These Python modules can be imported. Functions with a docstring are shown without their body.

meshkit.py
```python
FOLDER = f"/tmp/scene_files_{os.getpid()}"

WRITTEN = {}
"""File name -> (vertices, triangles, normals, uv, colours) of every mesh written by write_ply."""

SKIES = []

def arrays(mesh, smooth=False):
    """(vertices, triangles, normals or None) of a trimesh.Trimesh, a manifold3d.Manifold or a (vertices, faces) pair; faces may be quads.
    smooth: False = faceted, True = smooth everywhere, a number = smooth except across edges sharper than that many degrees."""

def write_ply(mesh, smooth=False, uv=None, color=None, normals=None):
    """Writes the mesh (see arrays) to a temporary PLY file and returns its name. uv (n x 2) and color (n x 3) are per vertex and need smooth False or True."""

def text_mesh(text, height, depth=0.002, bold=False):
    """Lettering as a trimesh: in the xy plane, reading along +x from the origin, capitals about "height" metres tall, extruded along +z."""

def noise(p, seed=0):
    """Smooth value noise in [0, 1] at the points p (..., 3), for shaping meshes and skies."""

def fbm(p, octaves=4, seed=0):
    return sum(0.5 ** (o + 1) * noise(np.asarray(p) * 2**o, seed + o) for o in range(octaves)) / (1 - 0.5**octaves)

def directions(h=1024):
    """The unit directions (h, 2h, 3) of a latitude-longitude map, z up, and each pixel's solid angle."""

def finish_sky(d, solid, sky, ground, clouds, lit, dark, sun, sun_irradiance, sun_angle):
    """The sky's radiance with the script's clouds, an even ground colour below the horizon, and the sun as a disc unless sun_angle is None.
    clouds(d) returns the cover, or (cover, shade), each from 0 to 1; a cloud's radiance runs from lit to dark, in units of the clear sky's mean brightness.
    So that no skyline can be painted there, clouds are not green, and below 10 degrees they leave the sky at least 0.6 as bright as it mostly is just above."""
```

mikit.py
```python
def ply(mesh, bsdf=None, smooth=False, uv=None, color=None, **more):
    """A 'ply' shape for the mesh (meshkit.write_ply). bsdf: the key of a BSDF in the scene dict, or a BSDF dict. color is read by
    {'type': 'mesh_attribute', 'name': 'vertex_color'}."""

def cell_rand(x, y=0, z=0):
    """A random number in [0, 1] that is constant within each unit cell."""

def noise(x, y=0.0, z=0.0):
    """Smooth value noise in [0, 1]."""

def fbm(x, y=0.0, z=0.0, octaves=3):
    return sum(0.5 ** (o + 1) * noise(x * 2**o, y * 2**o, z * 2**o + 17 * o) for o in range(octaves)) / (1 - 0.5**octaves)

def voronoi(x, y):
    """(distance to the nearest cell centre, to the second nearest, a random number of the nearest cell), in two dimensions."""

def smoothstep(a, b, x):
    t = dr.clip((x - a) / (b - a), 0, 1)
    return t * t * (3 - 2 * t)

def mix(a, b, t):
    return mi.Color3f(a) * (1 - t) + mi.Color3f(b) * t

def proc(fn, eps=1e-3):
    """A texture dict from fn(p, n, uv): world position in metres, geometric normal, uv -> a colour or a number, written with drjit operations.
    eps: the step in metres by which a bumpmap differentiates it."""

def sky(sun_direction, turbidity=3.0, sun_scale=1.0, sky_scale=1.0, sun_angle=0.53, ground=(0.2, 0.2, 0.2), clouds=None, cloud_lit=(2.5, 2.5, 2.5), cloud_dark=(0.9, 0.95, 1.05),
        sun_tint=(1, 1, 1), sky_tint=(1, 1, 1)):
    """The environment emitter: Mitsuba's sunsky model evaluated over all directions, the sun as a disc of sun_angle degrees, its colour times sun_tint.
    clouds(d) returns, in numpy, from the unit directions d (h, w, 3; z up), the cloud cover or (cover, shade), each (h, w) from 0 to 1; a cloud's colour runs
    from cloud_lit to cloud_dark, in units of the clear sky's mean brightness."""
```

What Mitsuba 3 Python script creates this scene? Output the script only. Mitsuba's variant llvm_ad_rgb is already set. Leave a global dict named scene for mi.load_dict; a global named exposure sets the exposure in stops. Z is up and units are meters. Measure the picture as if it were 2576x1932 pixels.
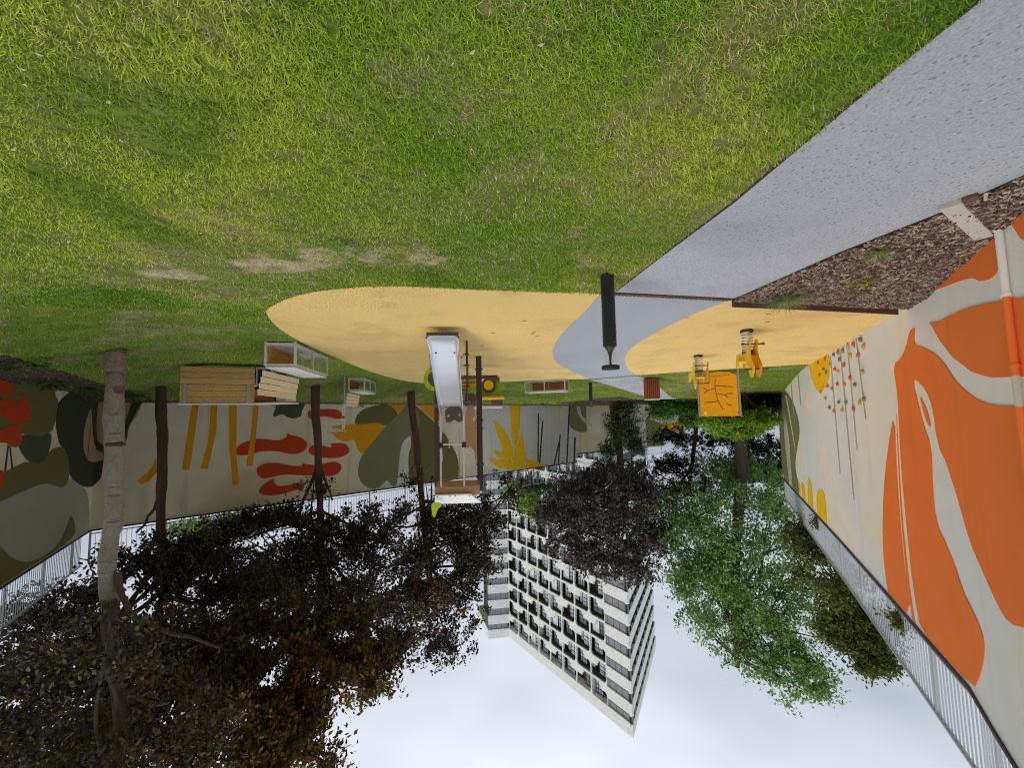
import math, random
import numpy as np, trimesh, shapely
import drjit as dr, mitsuba as mi, mikit, meshkit
from shapely.geometry import Polygon, LineString, Point, box as sbox
from shapely import affinity
T = mi.ScalarTransform4f
rng = np.random.default_rng(7); random.seed(7)
scene, labels = {}, {}

# ---------------------------------------------------------------- camera (the photograph was taken with the camera upside down)
FOCAL, PITCH, ROLL, EYE = 1030.0, 84.0, 0.0197, 1.5
_n = np.array([-FOCAL*FOCAL/PITCH*ROLL, -FOCAL*FOCAL/PITCH, FOCAL]); _U = -_n/np.linalg.norm(_n)
_Y = np.array([0, 0, 1.0]) - _U[2]*_U; _Y /= np.linalg.norm(_Y)
R = np.array([np.cross(_Y, _U), _Y, _U]); O = np.array([0, 0, EYE])
fw, dn = R @ [0, 0, 1.0], R @ [0, 1.0, 0]
scene['camera'] = {'type': 'perspective', 'fov': 2*math.degrees(math.atan(1288/FOCAL)), 'fov_axis': 'x', 'near_clip': 0.05, 'far_clip': 3000.0,
    'to_world': T().look_at(origin=O.tolist(), target=(O+fw).tolist(), up=(-dn).tolist())}
# ---------------------------------------------------------------- light: bright overcast
def overcast(d):
    """an even cloud layer: three times as bright overhead as at the horizon, a little uneven"""
    n = meshkit.fbm(d*[2.6, 2.6, 4.5], 4, 3)-.5
    return np.ones(d.shape[:2]), np.clip(1-d[..., 2]-1.0*n, 0, 1)
scene['sky'] = mikit.sky((0.60, -0.50, 1.0), turbidity=3, sun_scale=0.24, sun_angle=26, clouds=overcast, cloud_lit=(2.95, 3.12, 3.40), cloud_dark=(1.24, 1.36, 1.60), ground=(0.15, 0.16, 0.1))
exposure = 1.95

# ---------------------------------------------------------------- survey helpers: sight lines from the camera to the real planes of the place
def ray(x, y):
    v = R @ np.array([x-1288, y-966, FOCAL]); return v/np.linalg.norm(v)
def atz(x, y, z):
    d = ray(x, y); return O + d*(z-EYE)/d[2]
def atd(x, y, depth):
    d = ray(x, y); return O + d*(depth/d[1])
WH = 4.86
CORNER = np.array([13.72, 13.55]); BACK_END = np.array([-4.66, 30.52])
WALL_LEFT = np.array([[8.0, 4.6], CORNER]); WALL_LEFT[0] = CORNER + (np.array([10.87, 8.93])-CORNER)/np.linalg.norm(np.array([10.87, 8.93])-CORNER)*12.5
WALL_BACK = np.array([CORNER, BACK_END])
WALL_RIGHT = np.array([[-13.8, 21.34], [-8.5, 11.0], [-6.79, 7.74], [-5.47, 5.25], [-5.0, 4.6], [-4.22, 3.48], [-3.87, 2.96], [-1.5, -0.6]])
WALL_FAR = np.array([BACK_END, [-10.2, 34.2], [-15.5, 37.4]])
def sstep(x): x = np.clip(x, 0, 1); return x*x*(3-2*x)
def side(p, a, b):
    u = (b-a)/np.linalg.norm(b-a); return u[0]*(p[..., 1]-a[1]) - u[1]*(p[..., 0]-a[0])
def ground(x, y):
    p = np.stack(np.broadcast_arrays(np.asarray(x, float), np.asarray(y, float)), -1)
    db = -side(p, WALL_BACK[1], WALL_BACK[0]); db = np.abs(db)
    dl = np.abs(side(p, WALL_LEFT[0], WALL_LEFT[1]))
    zb = .72*sstep((4.3-db)/3.4); zl = .53*sstep((3.6-dl)/3.0)*sstep((p[..., 1]-1)/5)
    t = (p[..., 0]-3.79)*-.292 + (p[..., 1]-17.07)*.956
    zt = .64*sstep(t/9)
    return np.maximum(np.maximum(zb, zl), zt)
def G(x, y):
    d = ray(x, y)
    t = np.linspace(1.0, 60, 3000); q = O + d*t[:, None]
    below = q[:, 2] < ground(q[:, 0], q[:, 1])
    k = np.argmax(below) if below.any() else len(t)-1
    a, b = t[max(k-1, 0)], t[k]
    for _ in range(20):
        m = (a+b)/2; r = O+d*m
        if r[2] < ground(r[0], r[1]): b = m
        else: a = m
    r = O+d*b; return np.array([r[0], r[1], float(ground(r[0], r[1]))])
def GP(pts): return np.array([G(*p) for p in pts])

# ---------------------------------------------------------------- entry helpers
counts = {}
def new(key):
    n = counts.get(key, 0); counts[key] = n+1
    return key if n == 0 else f'{key}_{n:03d}'
def thing(name, label=None, cat=None, group=None, kind=None):
    key = new(name); labels[key] = {}
    for k, v in (('label', label), ('category', cat), ('group', group), ('kind', kind)):
        if v: labels[key][k] = v
    return key
def put(key, mesh, bsdf, smooth=False, **kw): scene[key] = mikit.ply(mesh, bsdf, smooth=smooth, **kw); return key
def part(parent, name, mesh, bsdf, smooth=False, label=None, kind=None, **kw):
    key = new(parent+'__'+name); put(key, mesh, bsdf, smooth, **kw)
    if label or kind: labels[key] = {k: v for k, v in (('label', label), ('kind', kind)) if v}
    return key
def again(parent, name, shape, m):
    key = new(parent+'__'+name); scene[key] = {**shape, 'to_world': T(np.asarray(m, float).tolist())}; return key
cat = trimesh.util.concatenate
def bx(c, s, rz=0, ch=0.0):
    """a box, its edges chamfered by ch"""
    s = np.asarray(s, float)
    if ch > 0:
        v = []
        for sx in (-1, 1):
            for sy in (-1, 1):
                for sz in (-1, 1):
                    h = s/2*np.array([sx, sy, sz])
                    for a in range(3):
                        w = h - ch*np.array([sx, sy, sz]); w[a] = h[a]; v.append(w)
        m = trimesh.convex.convex_hull(np.array(v))
    else: m = trimesh.creation.box(s)
    if rz: m.apply_transform(trimesh.transformations.rotation_matrix(rz, [0, 0, 1]))
    m.apply_translation(c); return m
def tube(path, radii, n=8, cap=True):
    path = np.asarray(path, float); k = len(path); radii = np.broadcast_to(radii, (k,))
    tan = np.gradient(path, axis=0); tan /= np.linalg.norm(tan, axis=1, keepdims=True)
    a = np.array([1.0, 0, 0]) if abs(tan[0, 0]) < .8 else np.array([0, 1.0, 0]); rings = []
    for i in range(k):
        a = a - tan[i]*(a@tan[i]); a /= np.linalg.norm(a); b = np.cross(tan[i], a)
        th = np.arange(n)*2*np.pi/n
        rings.append(path[i]+radii[i]*(np.cos(th)[:, None]*a+np.sin(th)[:, None]*b))
    v = np.vstack(rings); f = []
    for i in range(k-1):
        for j in range(n):
            p, q = i*n+j, i*n+(j+1) % n; f += [[p, q, q+n], [p, q+n, p+n]]
    if cap:
        v = np.vstack([v, path[:1], path[-1:]]); e = len(v)
        for j in range(n): f += [[e-2, (j+1) % n, j], [e-1, (k-1)*n+j, (k-1)*n+(j+1) % n]]
    return trimesh.Trimesh(v, f, process=False)
def rod(a, b, r, n=8): return tube([a, (np.asarray(a)+np.asarray(b))/2, b], r, n)
def cyl(c, r, h, n=24, r2=None):
    return tube([[c[0], c[1], c[2]], [c[0], c[1], c[2]+h/2], [c[0], c[1], c[2]+h]], [r, (r+(r2 or r))/2, r2 or r], n)
def extr(poly, h): 
    ms = [trimesh.creation.extrude_polygon(g, h, engine='earcut') for g in getattr(poly, 'geoms', [poly]) if g.area > 1e-6]
    return cat(ms)
def frame(m, o, ex, ey):
    """mesh whose own x, y, z go to ex, ey and ex x ey from o"""
    ex, ey = np.asarray(ex, float), np.asarray(ey, float); M = np.eye(4); M[:3, 0], M[:3, 1], M[:3, 2], M[:3, 3] = ex, ey, np.cross(ex, ey), o
    m = m.copy(); m.apply_transform(M); return m
def RZ(a, o=(0, 0, 0)):
    M = trimesh.transformations.rotation_matrix(a, [0, 0, 1]); M[:3, 3] = o; return M
def moved(m, M): m = m.copy(); m.apply_transform(M); return m
def chaikin(p, n=2, closed=True):
    p = np.asarray(p, float)
    for _ in range(n):
        q = np.roll(p, -1, 0) if closed else p[1:]
        b = p if closed else p[:-1]
        r = np.stack([.75*b+.25*q, .25*b+.75*q], 1).reshape(-1, p.shape[1])
        p = r if closed else np.vstack([p[:1], r, p[-1:]])
    return p

# ---------------------------------------------------------------- materials
def M(name, **kw): scene[name] = kw
def rgb(*c): return {'type': 'rgb', 'value': list(c)}
def paint(name, c, rough=.6, metallic=0.0, spec=.4, two=True):
    b = {'type': 'principled', 'base_color': rgb(*c), 'roughness': rough, 'metallic': metallic, 'specular': spec}
    scene[name] = {'type': 'twosided', 'a': b} if two else b
def proc(name, fn, rough=.8, bump=None, bscale=1.0, eps=2e-3, spec=.25):
    b = {'type': 'principled', 'base_color': mikit.proc(fn), 'roughness': rough, 'specular': spec}
    if bump: b = {'type': 'bumpmap', 'arbitrary': mikit.proc(bump, eps), 'scale': bscale, 'bsdf': b}
    scene[name] = {'type': 'twosided', 'a': b}
N, F, mix, ss = mikit.noise, mikit.fbm, mikit.mix, mikit.smoothstep
BARE_LAWN = [(*G(880, 640)[:2], 1.7, .36), (*G(1010, 655)[:2], 1.3, .30), (*G(700, 665)[:2], 1.2, .34), (*G(450, 690)[:2], .9, .36)]
def f_lawn(p, n, uv):
    g = F(p.x*.9, p.y*.9, 0, 3); h = F(p.x*9, p.y*9, 3, 3); s = F(p.x*60, p.y*60, 1, 2)
    dry = ss(.5, .72, F(p.x*1.3+9, p.y*1.7, 5, 4))
    c = mix((.085, .15, .016), (.17, .225, .028), g)
    c = mix(c, (.30, .25, .14), dry*.55); b = mi.Float(0)
    for x, y, rx, ry in BARE_LAWN: b = dr.maximum(b, dr.exp(-(dr.square((p.x-x)/rx)+dr.square((p.y-y)/ry))*1.4))
    c = mix(c, (.50, .42, .29), ss(.42, .62, b*(.1+1.0*F(p.x*4, p.y*4, 7, 4)))*.7)
    return c*(.30+.5*h+.35*s)
proc('m_lawn', f_lawn, .95)
def f_yel(p, n, uv):
    s = N(p.x*180, p.y*180, p.z*90); l = F(p.x*.7, p.y*.7, 0, 3); k = mikit.cell_rand(p.x*110, p.y*110)
    return mix((.54, .39, .15), (.61, .45, .185), l)*(.88+.2*s)*(1-.25*ss(.93, .97, k))*(1-.11*ss(.50, .72, F(p.x*1.9+5, p.y*1.9, 8, 4)))
proc('m_yellow_rubber', f_yel, .9)
def f_grey(p, n, uv):
    s = N(p.x*180, p.y*180, 2); l = F(p.x*.8, p.y*.8, 4, 3)
    return mix((.25, .285, .335), (.30, .335, .385), l)*(.85+.28*s)
proc('m_grey_rubber', f_grey, .9)
def f_path(p, n, uv):
    s = N(p.x*130, p.y*130, 2); l = F(p.x*1.3, p.y*1.3, 4, 4); k = mikit.cell_rand(p.x*70, p.y*70)
    return mix((.30, .325, .38), (.36, .385, .44), l)*(.84+.30*s)*(1-.35*ss(.93, .99, k))*(1-.12*ss(.5, .72, F(p.x*1.2+2, p.y*1.2, 6, 4)))
proc('m_path', f_path, .9, lambda p, n, uv: N(p.x*150, p.y*150, 1), .004)
def f_soil(p, n, uv):
    s = F(p.x*25, p.y*25, 2, 3); return mix((.030, .020, .015), (.085, .062, .048), s)
proc('m_soil', f_soil, .95)
def f_wall(p, n, uv):
    q = p.x*.55-p.y*.5
    l = F(q*.5, p.z*.42, 1, 3); yel = ss(.5, .62, F(q*.42+7, p.z*.5+3, 9, 2)); blue = ss(.54, .68, F(q*.4+31, p.z*.35, 4, 2))
    c = mix((.74, .73, .65), (.78, .77, .72), l); c = mix(c, (.79, .73, .54), yel*.55); c = mix(c, (.68, .72, .77), blue*.7)
    st = F(q*5, p.z*.25, 3, 3); return c*(.95+.08*F(q*3, p.z*3, 2, 3))*(1-.05*ss(.58, .8, st))*(.97+.06*N(p.x*80, p.y*80, p.z*80))
proc('m_wall_paint', f_wall, .85, lambda p, n, uv: F(p.x*40, p.y*40, p.z*40, 2), .004)
def f_wall2(p, n, uv):
    q = p.x*.6-p.y*.5; l = F(q*.5, p.z*.42, 1, 3); yel = ss(.47, .6, F(q*.3+7, p.z*.4+3, 9, 2)); blue = ss(.52, .66, F(q*.3+31, p.z*.3, 4, 2))
    c = mix((.75, .69, .50), (.78, .73, .58), l); c = mix(c, (.64, .54, .34), yel*.6); c = mix(c, (.62, .65, .68), blue*.7)
    st = F(q*5, p.z*.22, 3, 3); return c*(.92+.12*F(q*3, p.z*3, 2, 3))*(1-.14*ss(.56, .8, st))
proc('m_wall_paint_old', f_wall2, .85)
def mural(name, c):
    def f(p, n, uv):
        q = p.x*.6-p.y*.5; return mi.Color3f(*c)*(.94+.09*F(q*2.5, p.z*2.5, 2, 3)+.05*N(p.x*90, p.y*90, p.z*90))*(1-.05*ss(.58, .8, F(q*6, p.z*.3, 3, 3)))
    proc(name, f, .75)
mural('p_orange', (.84, .20, .038)); mural('p_red', (.54, .06, .012)); mural('p_gold', (.74, .33, .005)); mural('p_sun', (.85, .52, .008))
mural('p_olive', (.155, .145, .045)); mural('p_leaf', (.20, .205, .085)); mural('p_dark', (.040, .052, .026)); mural('p_green', (.070, .085, .045))
mural('p_sage', (.22, .22, .125)); mural('p_tan', (.36, .29, .17)); mural('p_cream', (.56, .53, .45)); mural('p_black', (.05, .052, .04)); mural('p_grey', (.36, .36, .30))
paint('m_concrete', (.42, .40, .37), .9); paint('m_steel', (.55, .57, .60), .32, .9); paint('m_galv', (.40, .42, .44), .45, .6)
paint('m_rail', (.33, .36, .40), .45, .3); paint('m_rail_light', (.50, .54, .58), .4, .3); paint('m_black', (.016, .021, .028), .38); paint('m_rubber', (.02, .02, .022), .7)
paint('m_brown_steel', (.055, .036, .034), .5); paint('m_corten', (.105, .06, .052), .8); paint('m_white', (.78, .78, .76), .5); paint('m_cap', (.055, .04, .055), .7)
paint('m_hpl_yellow', (.72, .34, .008), .35); paint('m_hpl_bright', (.78, .50, .01), .35); paint('m_hpl_lime', (.46, .60, .02), .35); paint('m_hpl_orange', (.80, .36, .008), .4)
paint('m_hpl_brown', (.115, .085, .07), .5); paint('m_hpl_tan', (.36, .20, .10), .5); paint('m_hpl_green', (.30, .52, .03), .4); paint('m_line', (.30, .10, .012), .5)
paint('m_frame', (.52, .50, .47), .5); paint('m_spring', (.72, .70, .68), .35, .4); paint('m_red', (.55, .03, .02), .5); paint('m_ink', (.02, .02, .02), .6)
paint('h_red', (.60, .12, .06), .5); paint('h_orange', (.58, .34, .06), .5); paint('h_green', (.15, .21, .10), .5)
scene['m_glass'] = {'type': 'thindielectric'}
def wood(name, a, b, ax):
    def f(p, n, uv):
        x, y = (p.x, p.y) if ax else (p.y, p.x)
        g = F(x*2+y*2, p.z*55, (x-y)*20, 3); k = mikit.cell_rand(p.z*7.7, 3, 1)
        return mix(a, b, g)*(.88+.22*k)
    proc(name, f, .7)
wood('m_wood_pale', (.66, .50, .30), (.82, .68, .46), 1); wood('m_wood', (.42, .25, .08), (.58, .37, .13), 1); wood('m_wood_brown', (.30, .11, .03), (.42, .17, .05), 1); wood('m_wood_orange', (.42, .20, .05), (.58, .29, .08), 1); wood('m_wood_red', (.20, .05, .015), (.30, .08, .022), 1)
paint('m_seat', (.58, .56, .53), .6)
def f_birch(p, n, uv):
    b = F(p.x*6+p.y*6, p.z*26, 2, 3); k = F(p.x*4, p.z*5, p.y*4, 2); low = ss(1.6, .3, p.z)
    c = mix((.20, .175, .14), (.31, .285, .24), F(p.x*9, p.z*9, p.y*9, 3)); c = mix(c, (.19, .12, .085), low*.6)
    c = c*(.72+.62*F(p.x*34+p.y*20, p.z*48, p.y*34, 2)); c = mix(c, (.08, .062, .05), ss(.64, .74, b)*.6); return mix(c, (.07, .05, .04), ss(.68, .78, k)*.7)
proc('m_birch', f_birch, .85, lambda p, n, uv: F(p.x*14+p.y*14, p.z*50, 0, 3), .012)
def f_bark(p, n, uv):
    b = F(p.x*22+p.y*10, p.z*5, p.y*22, 3); return mix((.045, .025, .018), (.125, .075, .055), b)
proc('m_bark', f_bark, .9, lambda p, n, uv: F(p.x*25, p.z*8, p.y*25, 3), .02)
def f_bark2(p, n, uv): return mix((.06, .047, .036), (.13, .10, .078), F(p.x*22+p.y*10, p.z*5, p.y*22, 3))
proc('m_bark_grey', f_bark2, .9)
VC = {'type': 'mesh_attribute', 'name': 'vertex_color'}
scene['m_leaf_dark'] = {'type': 'twosided', 'a': {'type': 'principled', 'base_color': VC, 'roughness': .5, 'specular': .25}}
scene['m_leaf'] = {'type': 'principledthin', 'base_color': VC, 'roughness': .5, 'diff_trans': .7, 'spec_trans': 0.0}
scene['m_blade'] = {'type': 'principledthin', 'base_color': VC, 'roughness': .6, 'diff_trans': .7, 'spec_trans': 0.0}
scene['m_chip'] = {'type': 'twosided', 'a': {'type': 'diffuse', 'reflectance': VC}}

# ---------------------------------------------------------------- ground
def struct(key, mesh, bsdf, **kw):
    put(key, mesh, bsdf, **kw); labels[key] = {'kind': 'structure'}
gx = np.concatenate([[-900, -300, -90, -40], np.arange(-20, 17.01, .3), [40, 90, 300, 900]])
gy = np.concatenate([[-900, -200, -40, -12], np.arange(-5, 42.01, .3), [60, 120, 300, 900]])
GX, GY = np.meshgrid(gx, gy, indexing='ij'); GV = np.stack([GX, GY, ground(GX, GY)], -1).reshape(-1, 3)
_i = (np.arange(len(gx)-1)[:, None]*len(gy)+np.arange(len(gy)-1)).ravel()
GF = np.vstack([np.stack([_i, _i+len(gy), _i+len(gy)+1], 1), np.stack([_i, _i+len(gy)+1, _i+1], 1)])
struct('lawn', (GV, GF), 'm_lawn', smooth=True)
_gt = shapely.polygons(GV[GF][:, :, :2])
def drape(poly, off):
    """the piece of the ground inside a plan polygon, lifted by off"""
    poly = poly.buffer(0); shapely.prepare(poly)
    ins = shapely.contains(poly, _gt); cut = shapely.intersects(poly, _gt) & ~ins
    vs, fs, n = [GV[GF[ins]].reshape(-1, 3)], [np.arange(ins.sum()*3).reshape(-1, 3)], ins.sum()*3
    for k in np.nonzero(cut)[0]:
        g = shapely.intersection(poly, _gt[k]); a, b, c = GV[GF[k]]; nn = np.cross(b-a, c-a)
        for q in getattr(g, 'geoms', [g]):
            if q.geom_type != 'Polygon' or q.area < 1e-7: continue
            v, f = trimesh.creation.triangulate_polygon(q, engine='earcut')
            z = a[2]-((v-a[:2])@nn[:2])/nn[2]
            vs.append(np.column_stack([v, z])); fs.append(np.asarray(f)+n); n += len(v)
    v, f = np.vstack(vs), np.vstack(fs); v[:, 2] += off
    m = trimesh.Trimesh(v, f, process=False); m.merge_vertices(); return m
def plan(pts, n=0): return Polygon(chaikin(GP(pts)[:, :2], n) if n else GP(pts)[:, :2]).buffer(0)
E_ARC = [(1510,738),(1469,787),(1429,821),(1399,857),(1389,883),(1395,907),(1419,925),(1459,943),(1483,953)]
E_ARC2 = [(1840,752),(1740,790),(1678,821),(1618,853),(1584,877),(1572,897),(1572,917),(1584,935),(1602,944)]
def curve(pts): return chaikin(GP(pts)[:, :2], 2, False)
lobe_left = np.vstack([curve([(1510,738),(1400,733),(1200,728),(1050,720),(950,718),(850,724),(760,738),(700,758),(672,776),(668,784),(678,802),(700,825),(740,851),(800,880),(860,905),(930,935),(1000,955),(1060,964),(1130,967),(1250,961),(1350,957),(1483,953)]), curve(E_ARC)[::-1]])
P_YEL1 = Polygon(lobe_left).buffer(0)
wr = WALL_RIGHT
P_ROOM = Polygon(np.vstack([WALL_RIGHT, [[16, -5], [14, 8], CORNER, BACK_END, [-13.9, 35]]])).buffer(.05)
P_YEL2 = Polygon(np.vstack([curve(E_ARC2), GP([(1750,933),(2032,916)])[:, :2], [[-11, 14]], GP([(2300,773)])[:, :2]-[.5, 0], GP([(2257,772),(2050,762)])[:, :2]])).buffer(0).intersection(P_ROOM)
P_GREY = Polygon(np.vstack([curve(E_ARC), curve(E_ARC2)[::-1], GP([(1700,745)])[:, :2]])).buffer(0)
path_edge = GP([(1545,735),(1590,700),(1700,615),(1840,510),(2000,375),(2250,165),(2457,0)])[:, :2]
mulch_edge = GP([(1842,751),(1900,726),(2114,631),(2372,529),(2432,500),(2576,436)])[:, :2]
d_out = mulch_edge[-1]-mulch_edge[-3]; d_out /= np.linalg.norm(d_out); d_in = path_edge[-1]-path_edge[-2]; d_in /= np.linalg.norm(d_in)
P_PATH = Polygon(np.vstack([path_edge, [path_edge[-1]+d_in*4, mulch_edge[-1]+d_out*5], mulch_edge[::-1]])).buffer(0)
P_PATH2 = plan([(1486,955),(1602,946),(1625,953),(1660,977),(1725,1009),(1700,1011),(1655,1006),(1618,994),(1560,976)]).buffer(.05)
P_MULCH = Polygon(np.vstack([mulch_edge, [mulch_edge[-1]+d_out*5], [[-1.5, -.5], [-4.2, 3.4]], GP([(2300,773)])[:, :2]-[.6, 0], GP([(2257,772),(2050,762)])[:, :2]])).buffer(0).intersection(P_ROOM)
off_l = LineString(np.vstack([WALL_LEFT, WALL_BACK[1:], WALL_FAR[1:]])).buffer(1.15).union(Polygon(np.vstack([GP([(0,898),(100,925),(170,945),(260,972),(330,994)])[:, :2], [CORNER, WALL_LEFT[0]]])).buffer(.1)).union(plan([(1400,1014),(1500,1002),(1560,998),(1640,1006),(1760,1008),(1900,985),(1965,985),(1990,1035),(1700,1035)]))
P_SOIL = off_l.intersection(P_ROOM).difference(P_PATH2)
struct('play_surface', drape(P_YEL1, .004), 'm_yellow_rubber'); struct('play_surface_001', drape(P_YEL2, .004), 'm_yellow_rubber')
struct('grey_play_surface', drape(P_GREY, .006), 'm_grey_rubber')
struct('path', drape(P_PATH, .008), 'm_path'); struct('path_001', drape(P_PATH2, .008), 'm_path')
struct('mulch_bed', drape(P_MULCH.difference(P_PATH), .012), 'm_soil'); struct('soil_bed', drape(P_SOIL, .012), 'm_soil')
PAVED = shapely.union_all([P_YEL1, P_YEL2, P_GREY, P_PATH, P_PATH2, P_MULCH])
# street level behind the retaining walls
struct('street_level', cat([extr(Polygon(np.vstack([WALL_LEFT+[[.3, -.2]], WALL_BACK[1:]+[[.3, .3]], [[20, 90], [90, 60], [60, -20]]])).buffer(0), .2).apply_translation([0, 0, 4.4]),
    extr(Polygon(np.vstack([WALL_RIGHT-[[.3, 0]], [[-30, -20], [-80, 40], [-40, 60]]])).buffer(0), .2).apply_translation([0, 0, 4.4])]), 'm_concrete')
# steel edge of the lawn along the path, drain channel and steel edging of the mulch bed
def edge_strip(pts, w, h, z0=-.02):
    out = []
    for a, b in zip(pts[:-1], pts[1:]):
        L = np.linalg.norm(b-a); m = bx([0, 0, 0], [L+.004, w, h]); m.apply_transform(RZ(math.atan2(*(b-a)[::-1]))); m.apply_translation([*(a+b)/2, float(ground(*((a+b)/2)))+z0+h/2]); out.append(m)
    return cat(out)
k = thing('lawn_edging', 'thin dark steel strip between the lawn and the grey path', 'edging'); put(k, edge_strip(path_edge, .010, .032), 'm_brown_steel')
k = thing('bed_edging', 'brown steel plate edging between the bark mulch bed and the yellow rubber surface', 'edging')
e_pts = GP([(1842,752),(1960,757),(2100,764),(2257,773)])[:, :2]; put(k, edge_strip(e_pts, .02, .13), 'm_corten')
k = thing('drain_channel', 'narrow rusty drain grating where the path meets the grey rubber', 'drain')
a, b = GP([(1528,735.5),(1842,751.5)])[:, :2]; L = np.linalg.norm(b-a); u = (b-a)/L; nn_ = np.array([-u[1], u[0]])
part(k, 'channel', edge_strip([a, b], .10, .03, -.018), 'm_black')
bar = mikit.ply(bx([0, 0, 0], [.022, .11, .012], ch=.002), 'm_corten')
for i in range(int(L/.05)): again(k, 'grate_bar', bar, RZ(math.atan2(u[1], u[0]), [*(a+u*(.03+i*.05)), .017]))

# ---------------------------------------------------------------- retaining walls, their painted murals and railings
class Wall:
    def __init__(s, pts): s.p = np.asarray(pts, float); s.L = np.concatenate([[0], np.cumsum(np.linalg.norm(np.diff(s.p, axis=0), axis=1))])
    def hit(s, x, y):
        d = ray(x, y); best = None
        for i in range(len(s.p)-1):
            u = s.p[i+1]-s.p[i]; A = np.array([[d[0], -u[0]], [d[1], -u[1]]]); t, q = np.linalg.solve(A, s.p[i]-O[:2])
            if t <= 0: continue
            ex = max(0, -q, q-1) if not ((i == 0 and q < 0) or (i == len(s.p)-2 and q > 1)) else 0.0
            if best is None or ex < best[0]: best = (ex, s.L[i]+q*(s.L[i+1]-s.L[i]), O[2]+t*d[2])
        return best[1:]
    def sz(s, pts): return np.array([s.hit(*p) for p in pts])
    def sheet(s, poly, i, t0, t1):
        """polygon in (along, height) clipped to segment i, as a sheet standing t0..t1 proud of the face that looks at the play area"""
        g = poly.intersection(sbox(s.L[i], -1, s.L[i+1], 30))
        if g.is_empty or g.area < 1e-4: return None
        g = affinity.translate(g, -s.L[i], 0); m = extr(shapely.MultiPolygon([q for q in getattr(g, 'geoms', [g]) if q.geom_type == 'Polygon']), t1-t0)
        u = (s.p[i+1]-s.p[i])/(s.L[i+1]-s.L[i]); m.apply_translation([0, 0, t0])
        nrm = np.array([u[1], -u[0]]); mid = (s.p[i]+s.p[i+1])/2
        if nrm@(np.array([0, 12.0])-mid) > 0: return frame(m, [*s.p[i], 0], [*u, 0], [0, 0, 1])
        m.apply_transform(np.diag([1, 1, -1, 1])); return frame(m, [*s.p[i], 0], [*u, 0], [0, 0, 1])
    def at(s, q):
        i = int(np.clip(np.searchsorted(s.L, q)-1, 0, len(s.p)-2)); return s.p[i]+(s.p[i+1]-s.p[i])*(q-s.L[i])/(s.L[i+1]-s.L[i])
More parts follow.
